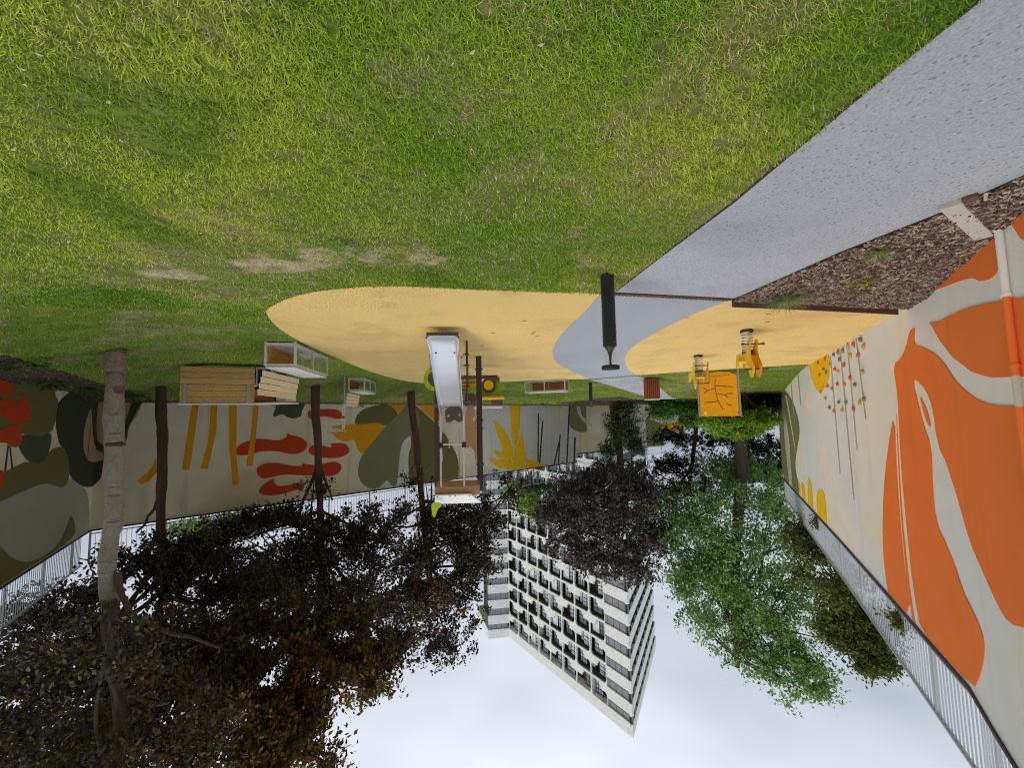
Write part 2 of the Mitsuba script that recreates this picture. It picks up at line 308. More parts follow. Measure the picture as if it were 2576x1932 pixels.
LB = Wall(np.vstack([WALL_LEFT, WALL_BACK[1:]])); RW = Wall(WALL_RIGHT); FW = Wall(WALL_FAR)
k_left = thing('retaining_wall', 'concrete retaining wall with olive and red mural at the left, steel railing on top', 'wall')
k_back = thing('retaining_wall', 'long back retaining wall painted with yellow stripes, red strokes and olive leaves', 'wall')
k_right = thing('retaining_wall', 'pale retaining wall at the right painted with huge orange leaves', 'wall')
k_far = thing('retaining_wall', 'distant lower wall painted olive and yellow behind the shrubs', 'wall')
def wall_body(key, line, off, z1, bsdf, z0=-.6):
    """concrete body behind the face"""
    g = LineString(line).buffer(off, single_sided=True, join_style='mitre'); part(key, 'body', extr(g, z1-z0).apply_translation([0, 0, z0]), bsdf)
    c = LineString(line).buffer(.02 if off < 0 else -.02, single_sided=True, join_style='mitre').union(LineString(line).buffer(off, single_sided=True, join_style='mitre'))
    part(key, 'coping', extr(c, .05).apply_translation([0, 0, z1]), 'm_cap')
s_ = lambda line: .4 if (np.cross(np.diff(line, axis=0)[0], np.array([0, 12.])-line[0])) < 0 else -.4
wall_body(k_left, WALL_LEFT, s_(WALL_LEFT), WH, 'm_wall_paint_old'); wall_body(k_back, WALL_BACK, s_(WALL_BACK), WH, 'm_wall_paint_old'); wall_body(k_right, WALL_RIGHT, s_(WALL_RIGHT), WH, 'm_wall_paint')
fz1 = FW.hit(1545, 1133)[1]; fz2 = FW.hit(1690, 1107)[1]; fs = FW.hit(1629, 1112)[0]
wall_body(k_far, np.array([WALL_FAR[0], FW.at(fs)]), s_(WALL_FAR), fz1, 'm_wall_paint_old'); wall_body(k_far, np.array([FW.at(fs), WALL_FAR[2]]), s_(WALL_FAR), fz2, 'm_wall_paint_old')
c1 = lambda P: [(x/4, 900+y/4) for x, y in P]; c2 = lambda P: [(553+x/4, 980+y/4) for x, y in P]; c3 = lambda P: [(1106+x/4, 900+y/4) for x, y in P]
c4 = lambda P: [(1470+x/2, 500+y/2) for x, y in P]; c5 = lambda P: [(x*.4414, 1200+y*.4414) for x, y in P]; c6 = lambda P: [(1400+x*.2532, 960+y*.2532) for x, y in P]
def painted(wall, keys, name, col, pts, layer=1, smooth=2, top=WH-.03, label=None):
    q = wall.sz(pts); q = chaikin(q, smooth) if smooth else q
    g = Polygon(q).buffer(0).intersection(sbox(-5, -.3, 60, top))
    for i in range(len(wall.p)-1):
        m = wall.sheet(g, i, .0, .004*layer)
        if m is not None: part(keys[min(i, len(keys)-1)], name, m, col, label=label)
LBK = [k_left, k_back]; pl = lambda *a, **k: painted(LB, LBK, *a, **k)
pl('painted_patch', 'p_grey', c1([(-60,1470),(100,1400),(240,1340),(480,1265),(620,1310),(700,1190),(860,1305),(900,1480),(905,1900),(-60,2600)]), 1, 1)
pl('painted_leaf', 'p_olive', c1([(-60,195),(100,215),(280,260),(450,275),(545,300),(560,400),(590,430),(565,560),(550,660),(515,750),(400,800),(220,770),(180,720),(-60,740)]), 2, 1)
pl('painted_leaf', 'p_green', c1([(215,765),(400,805),(515,745),(510,860),(480,970),(430,1040),(370,1070),(300,1055),(240,1000),(180,900),(205,850)]), 3)
pl('painted_leaf', 'p_olive', c1([(-60,1175),(50,1150),(130,1110),(270,1040),(370,1070),(430,1040),(490,950),(560,905),(620,900),(660,930),(690,1050),(690,1200),(660,1280),(620,1310),(560,1290),(480,1265),(380,1285),(240,1340),(100,1400),(-60,1480)]), 4)
pl('painted_petal', 'p_red', c1([(-60,205),(60,205),(90,240),(140,350),(60,385),(-60,370)]), 5, 1)
pl('painted_petal', 'p_red', c1([(-60,420),(40,420),(130,440),(190,470),(190,420),(170,365),(230,395),(280,460),(300,560),(295,640),(240,675),(130,670),(50,610),(-60,520)]), 5)
pl('painted_petal', 'p_red', c1([(-60,730),(20,720),(80,690),(150,675),(195,700),(210,790),(200,870),(150,910),(110,890),(60,855),(0,855),(-60,860)]), 5)
pl('painted_petal', 'p_red', c1([(-60,1130),(10,1130),(38,1180),(30,1280),(-60,1370)]), 5)
for q in ([(75,880),(85,880),(52,1145),(40,1145)], [(92,890),(102,890),(125,1115),(113,1120)]): pl('painted_stem', 'p_black', c1(q), 3, 0)
pl('painted_leaf', 'p_dark', c1([(760,300),(720,340),(590,430),(565,560),(560,680),(575,780),(600,880),(640,910),(660,940),(690,1050),(695,1190),(780,1270),(860,1305),(930,1300),(990,1250),(1030,1180),(1040,1050),(1050,950),(1050,890),(1000,860),(965,780),(960,650),(975,480),(985,400),(900,330)]), 6)
pl('painted_patch', 'p_tan', c1([(905,510),(890,530),(850,650),(825,800),(830,920),(860,1020),(900,1050),(1030,1052),(1045,965),(1000,940),(940,880),(920,760),(915,600)]), 7, 1)
pl('painted_patch', 'p_tan', c1([(985,400),(1440,400),(1400,560),(1300,680),(1270,860),(1200,1010),(1060,1000),(1045,890),(1000,860),(965,780),(960,650),(975,480)]), 1, 1)
pl('painted_leaf', 'p_dark', c1([(1460,420),(1330,430),(1290,560),(1255,650),(1262,830),(1276,830),(1290,690),(1340,610),(1390,510)]), 2, 1)
pl('painted_stem', 'p_red', c1([(900,660),(908,660),(870,1030),(858,1030)]), 8, 0)
pl('painted_leaf', 'p_olive', c5([(-30,380),(0,400),(50,455),(120,490),(200,480),(290,430),(350,360),(385,270),(400,215),(420,250),(428,310),(415,345),(250,470),(110,560),(-30,660)]), 4)
for q in ([(1940,430),(2005,430),(1970,700),(1905,1130),(1830,1125),(1880,800)], [(2120,430),(2190,430),(2175,750),(2090,1120),(2015,1115),(2080,900),(2110,700)], [(1565,1000),(1580,1150),(1500,1240),(1415,1280),(1380,1235),(1480,1165),(1530,1100)]): pl('painted_stripe', 'p_gold', c1(q), 2, 0)
for q in ([(95,130),(172,130),(165,600),(190,950),(130,960),(95,600)], [(340,130),(397,130),(330,770),(265,770),(310,450)]): pl('painted_stripe', 'p_gold', c2(q), 4, 0)
pl('painted_leaf', 'p_green', c2([(570,130),(880,130),(820,210),(828,270),(740,295),(680,280),(620,240),(580,270),(525,270),(555,210)]), 2)
for q in ([(880,240),(900,210),(1000,200),(1090,195),(1200,205),(1235,250),(1220,295),(1170,300),(1100,275),(1020,270),(940,300),(895,295)],
    [(155,610),(200,550),(290,515),(360,497),(450,497),(570,515),(640,500),(675,475),(680,432),(690,445),(720,462),(800,475),(860,510),(885,560),(860,610),(800,645),(720,652),(620,630),(520,618),(420,622),(300,655),(200,668),(165,650)],
    [(890,610),(910,570),(980,555),(1060,570),(1110,585),(1130,570),(1120,550),(1090,546),(1150,540),(1250,537),(1300,580),(1308,620),(1270,665),(1180,692),(1050,690),(940,670),(900,640)],
    [(362,810),(400,760),(480,738),(580,738),(700,765),(800,775),(830,762),(845,735),(858,748),(880,755),(960,760),(1050,745),(1150,722),(1215,745),(1228,800),(1190,850),(1110,878),(1000,865),(800,865),(650,855),(540,880),(440,900),(380,870)],
    [(388,1020),(430,960),(500,920),(548,885),(538,930),(570,965),(620,975),(700,965),(800,930),(860,960),(840,1010),(760,1010),(680,1040),(600,1060),(480,1070),(410,1055)]): pl('painted_petal', 'p_red', c2(q), 3)
pl('painted_leaf', 'p_olive', c2([(1352,350),(1370,270),(1430,205),(1540,165),(1690,140),(1800,230),(1760,290),(1670,370),(1570,345),(1450,350)]), 2, 1)
pl('painted_bird', 'p_gold', c2([(1100,383),(1230,358),(1350,348),(1450,350),(1580,330),(1670,365),(1590,470),(1520,550),(1430,658),(1380,600),(1350,490),(1300,525),(1220,525),(1160,480),(1130,440),(1050,436),(1200,430),(1300,425),(1210,400)]), 3, 1)
pl('painted_leaf', 'p_sage', c2([(1890,120),(1800,245),(1670,365),(1520,550),(1430,655),(1395,760),(1390,870),(1430,950),(1510,1000),(1590,995),(1640,950),(1685,905),(1710,950),(1750,975),(1780,960),(1790,850),(1800,720),(1830,530),(1925,455),(1990,420),(2020,300),(1985,190)]), 4, 1)
pl('painted_leaf', 'p_olive', [(1030,1005),(1045,1020),(1080,1050),(1106,1075),(1125,1100),(1139,1125),(1151,1150),(1155,1180),(1150,1214),(1032,1226),(1027,1170),(1028,1142),(1035,1120),(1033,1095),(1025,1050)], 3, 1)
pl('painted_petal', 'p_gold', c2([(1700,130),(1890,130),(1800,248)]), 5, 0); pl('painted_petal', 'p_gold', c2([(1960,130),(2215,130),(2215,310),(2150,312)]), 5, 0)
for q in ([(705,440),(815,440),(808,700),(790,830),(752,935),(715,700)], [(870,1020),(960,1045),(1110,1080),(860,1115)]): pl('painted_leaf', 'p_sun', c3(q), 2, 0)
for q in ([(536,630),(600,665),(680,770),(747,935),(720,1010),(640,1030),(590,1000),(510,920),(640,962),(600,830)], [(480,1012),(600,1032),(718,1017),(745,1100),(800,1130),(580,1110)], [(830,740),(866,1000),(855,1115),(745,1105),(726,1015),(760,925)]): pl('painted_leaf', 'p_sun', c3(q), 2, 0)
for q in ([(987,560),(999,560),(996,1050),(983,1050)], [(1030,640),(1043,640),(1012,1055),(999,1055)], [(1206,770),(1217,770),(1200,1075),(1188,1075)], [(1199,830),(1212,830),(1158,1080),(1146,1080)], [(1299,480),(1311,480),(1286,1070),(1273,1070)], [(1353,805),(1369,805),(1361,1055),(1347,1055)]): pl('painted_stem', 'p_black', c3(q), 3, 0)
pl('painted_flower', 'p_leaf', c3([(1310,450),(1720,450),(1690,560),(1640,680),(1560,715),(1450,755),(1370,740),(1310,690),(1285,620)]), 2, 1)
pl('painted_flower', 'p_leaf', c3([(1575,715),(1640,690),(1680,730),(1680,780),(1630,800),(1590,770)]), 2)
for q in ([(1370,450),(1400,450),(1430,580),(1510,655),(1640,685),(1540,697),(1440,640),(1390,560)], [(1505,450),(1550,450),(1580,570),(1642,677),(1570,610)]): pl('painted_streak', 'p_cream', c3(q), 3, 0)
fp = lambda *a, **k: painted(FW, [k_far], *a, **k)
fp('painted_leaf', 'p_leaf', c6([(600,250),(1080,430),(1075,530),(1060,640),(905,655),(800,670),(700,650)]), 1, 0, top=fz1-.03)
fp('painted_petal', 'p_gold', c6([(1040,440),(1200,400),(1400,400),(1380,470),(1280,490),(1200,490),(1160,540),(1110,510),(1060,500)]), 2, 1, top=fz2-.03)
fp('painted_flower', 'p_leaf', c3([(1310,450),(1720,450),(1690,560),(1640,680),(1560,715),(1450,755),(1370,740),(1310,690),(1285,620)]), 2, 1)
fp('painted_flower', 'p_leaf', c3([(1575,715),(1640,690),(1680,730),(1680,780),(1630,800),(1590,770)]), 2)
for q in ([(1370,450),(1400,450),(1430,580),(1510,655),(1640,685),(1540,697),(1440,640),(1390,560)], [(1505,450),(1550,450),(1580,570),(1642,677),(1570,610)]): fp('painted_streak', 'p_cream', c3(q), 3, 0)
fp('painted_stem', 'p_black', c3([(1353,805),(1369,805),(1361,1055),(1347,1055)]), 3, 0)
# right wall
rp = lambda *a, **k: painted(RW, [k_right], *a, **k)
LBIG = 'huge orange leaf painted on the right wall'
rp('painted_leaf', 'p_orange', c4([(1668,642),(1640,662),(1622,740),(1600,800),(1555,835),(1575,960),(1582,1060),(1588,1200),(1600,1400),(1625,1660),(1655,1950),(1700,2200),(1960,2480),(2000,2390),(2020,2280),(2005,2180),(1960,2080),(1900,1960),(1830,1750),(1772,1630),(1755,1450),(1750,1250),(1710,1140),(1680,1020),(1658,930),(1668,905),
    (1720,960),(1755,1045),(1780,1240),(1830,1350),(1880,1500),(1940,1720),(2010,1880),(2080,2040),(2140,2140),(2230,2165),(2300,2185),(2300,1045),(2230,1045),(2050,1040),(1960,1000),(1880,930),(1810,820),(1760,775),(1700,742),(1660,735)]), 2, 1)
rp('painted_leaf', 'p_orange', c4([(1684,972),(1735,1080),(1749,1165),(1718,1110)]), 2, 1)
rp('painted_leaf', 'p_orange', c4([(1562,1070),(1530,1250),(1508,1450),(1501,1700),(1515,1890),(1535,2010),(1650,2130),(1605,1800),(1575,1400)]), 2, 1)
rp('painted_stem', 'p_orange', c4([(1572,1080),(1590,1400),(1607,1660),(1640,1960),(1672,2180),(1658,2150),(1628,1960),(1600,1660),(1584,1400)]), 2, 0)
rp('painted_leaf', 'p_orange', c4([(1737,625),(1790,615),(1900,560),(2000,530),(2150,505),(2330,478),(2330,895),(2200,895),(2050,900),(1950,870),(1850,790),(1790,710)]), 2, 0)
rp('painted_leaf', 'p_orange', c4([(1690,470),(1740,420),(1830,310),(1960,180),(2040,110),(2075,120),(2100,190),(2112,280),(2090,360),(2050,405),(1985,415),(1970,395),(1900,410),(1800,450),(1730,470)]), 2, 1)
rp('painted_leaf', 'p_orange', c4([(2120,60),(2330,-60),(2330,240),(2211,215),(2165,140)]), 2, 1)
rp('painted_sun', 'p_sun', c4([(1165,780),(1200,770),(1235,775),(1238,880),(1225,930),(1190,985),(1165,955),(1140,890),(1130,810)]), 2, 1)
rp('painted_leaf', 'p_leaf', c4([(985,960),(1015,965),(1055,1030),(1080,1120),(1085,1190),(1070,1260),(1060,1350),(1080,1440),(1082,1530),(1030,1450),(1000,1400),(985,1250),(976,1080)]), 2, 1)
for q in ([(992,1000),(1000,1000),(1030,1200),(1050,1480),(1036,1470),(1010,1220)], [(1012,990),(1020,990),(1055,1200),(1068,1290),(1050,1200)]): rp('painted_streak', 'p_cream', c4(q), 3, 0)
for q in ([(1168,1500),(1175,1470),(1190,1458),(1207,1475),(1220,1560),(1225,1680),(1190,1640),(1170,1580)], [(1122,1420),(1130,1398),(1142,1430),(1152,1500),(1154,1600),(1130,1580)], [(1090,1440),(1098,1425),(1112,1470),(1118,1540),(1100,1520)], [(1076,1410),(1082,1420),(1092,1490),(1084,1490)]): rp('painted_petal', 'p_sun', c4(q), 2)
for x0, y0, x1, y1 in ((1240, 790, 1288, 1385), (1290, 770, 1358, 1515), (1322, 710, 1374, 1265), (1366, 680, 1418, 1112), (1038, 900, 1058, 1130), (1075, 880, 1090, 1040)):
    rp('painted_stem', 'p_grey', c4([(x0-2.2, y0), (x0+2.2, y0), (x1+2.2, y1), (x1-2.2, y1)]), 2, 0)
# climbing holds bolted to the right wall
HOLDS = [(1393,688,'g'),(1330,722,'o'),(1360,732,'r'),(1412,742,'o'),(1280,752,'r'),(1305,762,'g'),(1258,778,'g'),(1215,787,'r'),(1343,787,'o'),(1383,787,'r'),(1180,808,'r'),(1290,808,'g'),(1312,835,'r'),(1240,838,'o'),(1208,857,'g'),(1265,857,'r'),(1282,868,'o'),(1222,873,'g'),(1405,870,'o'),(1188,887,'g'),(1343,900,'r'),(1278,932,'r'),(1313,933,'o'),(1367,935,'g'),(1228,942,'r'),(1205,950,'o'),(1252,953,'g'),(1193,970,'r'),(1217,1005,'o'),(1285,1023,'g'),(1322,1023,'g'),(1392,1025,'o'),(1413,1007,'g'),(1238,1050,'g'),(1360,1057,'r'),(1303,1062,'o'),(1262,1068,'r')]
hm = trimesh.creation.icosphere(2, 1.0); hm.vertices *= 1+.25*(meshkit.noise(hm.vertices*1.7, 5)-.5)[:, None]; hm.vertices *= [.065, .048, .045]; hm.vertices[:, 2] = np.maximum(hm.vertices[:, 2], -.004)
HS = {c: mikit.ply(hm, m, smooth=True) for c, m in (('r', 'h_red'), ('o', 'h_orange'), ('g', 'h_green'))}
for x, y, c in HOLDS:
    q, z = RW.hit(1470+x/2, 500+y/2); o = RW.at(q); u = RW.at(q+.01)-o; u /= np.linalg.norm(u); nr = np.array([-u[1], u[0]])*(1 if np.array([-u[1], u[0]])@(np.array([0, 12.])-o) > 0 else -1)
    nm = {'r': 'red', 'o': 'ochre', 'g': 'green'}[c]
    k = thing('climbing_hold', f'small {nm} climbing hold bolted to the pale right wall', 'climbing hold', f'{nm} climbing holds on the right wall')
    a = rng.uniform(0, 6.28); ex = np.array([*u*math.cos(a), math.sin(a)]); ez = np.array([*nr, 0]); Mh = np.eye(4); Mh[:3, 0], Mh[:3, 1], Mh[:3, 2], Mh[:3, 3] = ex, np.cross(ez, ex), ez, [*(o+nr*.01), max(z, .1)]
    scene[k] = {**HS[c], 'to_world': T(Mh.tolist())}
# railings
def railing(label, line, z, step=.115, post=1.9, h=1.05, rail='m_rail', inset=.18, flat=.014, stuff=False):
    k = thing('metal_railing', label, 'railing'); line = np.asarray(line, float)
    off = inset*(1 if s_(line) > 0 else -1)
    line = np.array(LineString(line).offset_curve(off, join_style='mitre').coords); w = Wall(line)
    part(k, 'top_rail', cat([moved(bx([L/2, 0, 0], [L+.03, .05, .045], ch=.006), RZ(math.atan2(*(b-a)[::-1]), [*a, z+h])) for a, b in zip(line[:-1], line[1:]) for L in [np.linalg.norm(b-a)]]), rail)
    part(k, 'bottom_rail', cat([moved(bx([L/2, 0, 0], [L+.03, .04, .03]), RZ(math.atan2(*(b-a)[::-1]), [*a, z+.11])) for a, b in zip(line[:-1], line[1:]) for L in [np.linalg.norm(b-a)]]), rail)
    ps = mikit.ply(bx([0, 0, h/2], [.055, .03, h]), rail); bs = mikit.ply(bx([0, 0, .11+(h-.11)/2], [.012, flat, h-.13]), rail)
    n = int(w.L[-1]/step)
    for i in range(n+1):
        q = min(i*step, w.L[-1]-1e-3); a = w.at(q); u = w.at(min(q+.01, w.L[-1]))-w.at(q-.001 if q > .001 else 0); M_ = RZ(math.atan2(u[1], u[0]), [*a, z])
        if i % int(round(post/step)) == 0: again(k, 'post', ps, M_)
        else: again(k, 'baluster', bs, M_)
    return k
railing('dark steel railing on top of the olive and red wall at the left', WALL_LEFT, WH+.05)
railing('steel railing along the top of the long back wall behind the dark trees', WALL_BACK, WH+.05, step=.125)
railing('grey railing of flat bars running along the top of the orange leaf wall', WALL_RIGHT[:-1], WH+.05, step=.11, rail='m_rail_light', inset=.06, flat=.016)
railing('distant pale railing on the far wall behind the purple tree', [WALL_FAR[0], FW.at(fs)], fz1+.05, step=.13, rail='m_rail_light')
railing('last stretch of pale railing, on the lowest part of the far wall', [FW.at(fs), WALL_FAR[2]], fz2+.05, step=.13, rail='m_rail_light')
# drain pipe on the right wall, concrete block in the mulch bed
q0, z0 = RW.hit(2518, 540); q1, z1 = RW.hit(2548, 745); o = RW.at((q0+q1)/2+.02)+np.array([.04, .012])
k = thing('drain_pipe', 'white and orange downpipe fixed to the right wall beside the orange leaf', 'drain pipe')
zq = [RW.hit(2568, y)[1] for y in (945, 1023, 1590)]; part(k, 'lower_pipe', cyl([*o, -.05], .025, z1+.05, 20), 'm_white', 30, label='white lower length of pipe')
for za, zb, mm in ((z1, zq[0], 'p_orange'), (zq[0], zq[1], 'p_cream'), (zq[1], zq[2], 'p_orange'), (zq[2], WH-.05, 'p_cream')): part(k, 'upper_pipe', cyl([*o, za], .0245, zb-za, 20), mm, 30)
for zc in (z1-.03, z1+.55, 3.2): part(k, 'bracket', cyl([*o, zc], .031, .03, 20), 'm_white' if zc < z1 else 'p_orange', 30)
a = atz(2391, 521, .05)[:2]; b = atz(2474, 598, .05)[:2]; u = (b-a)/np.linalg.norm(b-a); Lk = np.linalg.norm(b-a)+.03
k = thing('concrete_block', 'low concrete block with rusty steel side crossing the mulch bed below the wall', 'block')
bl = moved(bx([Lk/2, 0, -.01], [Lk, .115, .12], ch=.006), RZ(math.atan2(u[1], u[0]), [*a, 0])); part(k, 'core', bl, 'm_concrete')
sn = np.array([u[1], -u[0]]); sn = sn if sn[1] < 0 else -sn
part(k, 'steel_side', moved(bx([Lk/2-.02, 0, -.02], [Lk-.01, .075, .115], ch=.005), RZ(math.atan2(u[1], u[0]), [*(a+sn*.098), 0])), 'm_corten')

# ---------------------------------------------------------------- tower block
TZ = 43.0; A_ = atz(1281, 1603, TZ); B_ = atz(1593, 1858, TZ); C_ = atz(1650, 1624, TZ); D_ = atz(1229, 1608, TZ)
k_tower = thing('tower_block', 'tall white apartment tower with dark recessed balconies rising behind the purple trees', 'building')
FH = 2.8; NF = 14; TOP = TZ-1.3
def facade(a, b):
    u = (b-a)[:2]; L = np.linalg.norm(u); u = u/L; n = np.array([-u[1], u[0]]); n = n if n@(-a[:2]) > 0 else -n
    return L, u, n
L1, u1, n1 = facade(A_, B_); L2, u2, n2 = facade(B_, C_); L3, u3, n3 = facade(D_, A_)
def onf(m, a, u, n):
    """own x along the facade, y up, z out of it"""
    E1, E2 = np.array([*u, 0]), np.array([0, 0, 1.0])
    if np.cross(E1, E2)[:2]@n < 0:
        m = m.copy(); m.apply_transform(np.diag([1, 1, -1, 1]))
    return frame(m, [a[0], a[1], 0], E1, E2)
def matf(a, u, n, s, z, out=0.0):
    Mm = np.eye(4); Mm[:3, 0] = [*u, 0]; Mm[:3, 1] = [0, 0, 1]; Mm[:3, 2] = [*n, 0]; Mm[:3, 3] = [a[0]+u[0]*s+n[0]*out, a[1]+u[1]*s+n[1]*out, z]; return Mm
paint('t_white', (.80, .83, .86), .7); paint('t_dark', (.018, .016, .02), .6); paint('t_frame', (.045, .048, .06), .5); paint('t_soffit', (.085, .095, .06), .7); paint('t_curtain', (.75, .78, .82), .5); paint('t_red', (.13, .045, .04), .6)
scene['t_glass'] = {'type': 'twosided', 'a': {'type': 'principled', 'base_color': rgb(.50, .55, .64), 'roughness': .28, 'specular': .7}}
scene['t_ribbon'] = {'type': 'twosided', 'a': {'type': 'principled', 'base_color': rgb(.24, .26, .30), 'roughness': .3, 'specular': .6}}
roofp = Polygon([A_[:2], B_[:2], C_[:2], C_[:2]+(A_-B_)[:2]*.5, A_[:2]+[-2, 14], D_[:2]+[3, 10], D_[:2]])
part(k_tower, 'roof', extr(roofp.buffer(.03, join_style='mitre'), 1.3+.25).apply_translation([0, 0, TOP-.25]), 't_white')
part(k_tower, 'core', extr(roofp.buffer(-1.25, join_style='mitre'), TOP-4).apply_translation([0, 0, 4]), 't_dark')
dd, uu = ray(1526, 1700), u1; ub = np.linalg.solve(np.array([[dd[0], -u1[0]], [dd[1], -u1[1]]]), A_[:2]-O[:2])[1]
NB = 8; BW = ub/NB; zs = [TOP-(f+1)*FH for f in range(NF)]
step = [(0, 0), (.62, 0), (.62, .62), (.50, .62), (.50, .98), (0, .98)]
arcp = lambda cx, cy, r, a0, a1: [(cx+r*math.cos(t), cy+r*math.sin(t)) for t in np.linspace(a0, a1, 7)]
def cell(odd):
    """the opening of one loggia: a stepped parapet in one lower corner, a rounded upper corner across from it"""
    m = .085; w = BW; o = sbox(m, .14, w-m, FH-.16)
    blk = Polygon([(0, 0), (w*.48, 0), (w*.48, .55), (w*.40, .55), (w*.40, .98), (w*.12, .98), (0, 1.2)])
    cor = sbox(w-m-.55, FH-.16-.85, w, FH).difference(affinity.scale(Point(w-m-.55, FH-.16-.85).buffer(1, 24), .55, .85))
    g = o.difference(blk).difference(cor)
    return affinity.scale(g, -1, 1, origin=(w/2, 0)) if odd else g
for f, z in enumerate(zs):
    ops = [affinity.translate(cell((b+f) % 2), b*BW, 0) for b in range(NB)]
    sh = sbox(0, 0, ub, FH).difference(shapely.union_all(ops))
    part(k_tower, 'facade_panel', onf(extr(sh, .22).apply_translation([0, z, -.22]), A_, u1, n1), 't_white')
    part(k_tower, 'floor_slab', onf(bx([ub/2, z, -.75], [ub, .16, 1.3]), A_, u1, n1), 't_soffit')
wins = []
for v in range(3):
    w, h = BW*(.52, .46, .58)[v], 2.15
    fr = sbox(0, 0, w, h); nx = (2, 3, 2)[v]; panes = []
    for i in range(nx):
        for (y0, y1) in ((.08, .9), (.98, 1.45), (1.53, h-.08)):
            panes.append(sbox(.07+i*(w-.07)/nx, y0, (i+1)*(w-.07)/nx, y1))
    fr = fr.difference(shapely.union_all(panes)); wins.append((mikit.ply(extr(fr, .06), 't_frame'), [mikit.ply(bx([w/2, h/2, .02], [w-.04, h-.04, .012]), g) for g in ('t_glass', 't_curtain', 't_ribbon')], w))
blind = mikit.ply(bx([0, 0, 0], [BW*.42, 1.9, .02]), 't_curtain'); door_ = mikit.ply(bx([0, 0, 0], [BW*.24, 2.1, .05]), 't_red')
rg = np.random.default_rng(3)
for f, z in enumerate(zs):
    for b in range(NB):
        odd = (b+f) % 2; v = rg.integers(0, 3); fr, gl, w = wins[v]
        s0 = b*BW+(BW-.25-w if not odd else .25); wk = new(k_tower+'__window'); scene[wk] = {**fr, 'to_world': T(matf(A_, u1, n1, s0, z+.3, -.75).tolist())}
        again(wk, 'pane', gl[rg.choice([0, 0, 0, 1, 2])], matf(A_, u1, n1, s0, z+.3, -.76))
        if rg.random() < .42: again(k_tower, 'blind', blind, matf(A_, u1, n1, b*BW+(BW*.26 if not odd else BW*.74), z+1.35, -.55 if rg.random() < .5 else -1.1))
        elif rg.random() < .6: again(k_tower, 'door', door_, matf(A_, u1, n1, b*BW+(BW*.28 if not odd else BW*.72), z+1.2, -1.1))
        if rg.random() < .12:
            part(k_tower, 'partition', onf(bx([b*BW, z+FH/2, -.72], [.14, FH, 1.0]), A_, u1, n1), 't_white')
# the blank end with ribbon windows, wrapping round the corner
Ls = L1-ub
for f, z in enumerate(zs):
    open_ = f in (7, 8, 9, 10)
    part(k_tower, 'spandrel', onf(bx([ub+Ls/2, z+.78, -.16], [Ls, 1.56, .32]), A_, u1, n1), 't_white')
    part(k_tower, 'spandrel', onf(bx([L2/2, z+.78, -.16], [L2, 1.56, .32]), B_, u2, n2), 't_white')
    if open_:
        part(k_tower, 'balcony_ceiling', onf(bx([ub+Ls/2, z+FH-.03, -1.0], [Ls, .05, 1.7]), A_, u1, n1), 't_soffit')
        part(k_tower, 'partition', onf(bx([ub+.25, z+2.15, -.6], [.5, 1.2, .9]), A_, u1, n1), 't_white')
    else:
        wk = part(k_tower, 'ribbon_window', onf(bx([ub+Ls/2, z+2.18, -.20], [Ls-.12, 1.24, .05]), A_, u1, n1), 't_ribbon')
        for i in range(4): part(wk, 'mullion', onf(bx([ub+.1+Ls*(i+.3)/4, z+2.18, -.165], [.05, 1.24, .03]), A_, u1, n1), 't_frame')
        part(k_tower, 'sill', onf(bx([ub+Ls/2, z+1.585, -.11], [Ls, .05, .3]), A_, u1, n1), 't_frame')
    wk = part(k_tower, 'ribbon_window', onf(bx([L2/2, z+2.18, -.3], [L2-.1, 1.24, .05]), B_, u2, n2), 't_dark')
    for i in range(9): part(k_tower, 'fin', onf(bx([L2*(i+.6)/9.4, z+2.18, -.12], [.10, 1.24, .26]), B_, u2, n2), 't_frame')
    part(k_tower, 'spandrel', onf(bx([L3/2, z+.78, -.14], [L3, 1.56, .28]), D_, u3, n3), 't_white'); wk = part(k_tower, 'ribbon_window', onf(bx([L3/2, z+2.18, -.2], [L3-.3, 1.24, .05]), D_, u3, n3), 't_ribbon')
    for i in range(4): part(wk, 'mullion', onf(bx([L3*(i+.5)/4, z+2.18, -.165], [.05, 1.24, .03]), D_, u3, n3), 't_frame')

# ---------------------------------------------------------------- play equipment and furniture
def place(m, M_): return moved(m, M_)
class At:
    """builder of a thing's parts in the thing's own axes, placed by a rotation about z and an origin"""
    def __init__(s, key, o, rz): s.k, s.M = key, RZ(rz, o)
    def p(s, name, m, bsdf, smooth=False, parent=None, **kw): return part(parent or s.k, name, moved(m, s.M), bsdf, smooth, **kw)
# bollards
def bollard(o, label, h=1.02):
    k = thing('bollard_light', label, 'bollard light'); b = At(k, o, 0)
    b.p('post', tube([[0, 0, -.05], [0, 0, .4], [0, 0, .772], [0, 0, .78]], [.071, .071, .071, .066], 40), 'm_black', 40)
    zz = np.linspace(.775, .985, 12); t = (zz-.775)/.21
    b.p('stem', tube(np.column_stack([zz*0, zz*0, zz]), (.052*(1-t)**3.6+.011+.003*t**8), 24), 'm_black', True)
    th = np.linspace(0, 2*np.pi, 49)[:-1]; v = np.vstack([np.column_stack([.066*np.cos(th), .066*np.sin(th), th*0+z]) for z in (.78, .98)]); i = np.arange(48); j = (i+1) % 48
    b.p('glass_cylinder', trimesh.Trimesh(v, np.vstack([np.stack([i, j, j+48], 1), np.stack([i, j+48, i+48], 1)]), process=False), 'm_glass', True)
    b.p('cap', tube([[0, 0, .978], [0, 0, .985], [0, 0, 1.008], [0, 0, h]], [.078, .092, .094, .088], 40), 'm_black', 40)
    b.p('screw', trimesh.creation.icosphere(1, .006).apply_translation([-.035, -.062, .74]), 'm_galv', True)
bollard(G(1527, 690), 'black bollard light with glass neck standing in the grass beside the grey path')
bollard(G(1485, 962), 'small distant black bollard light standing in the far grass strip')
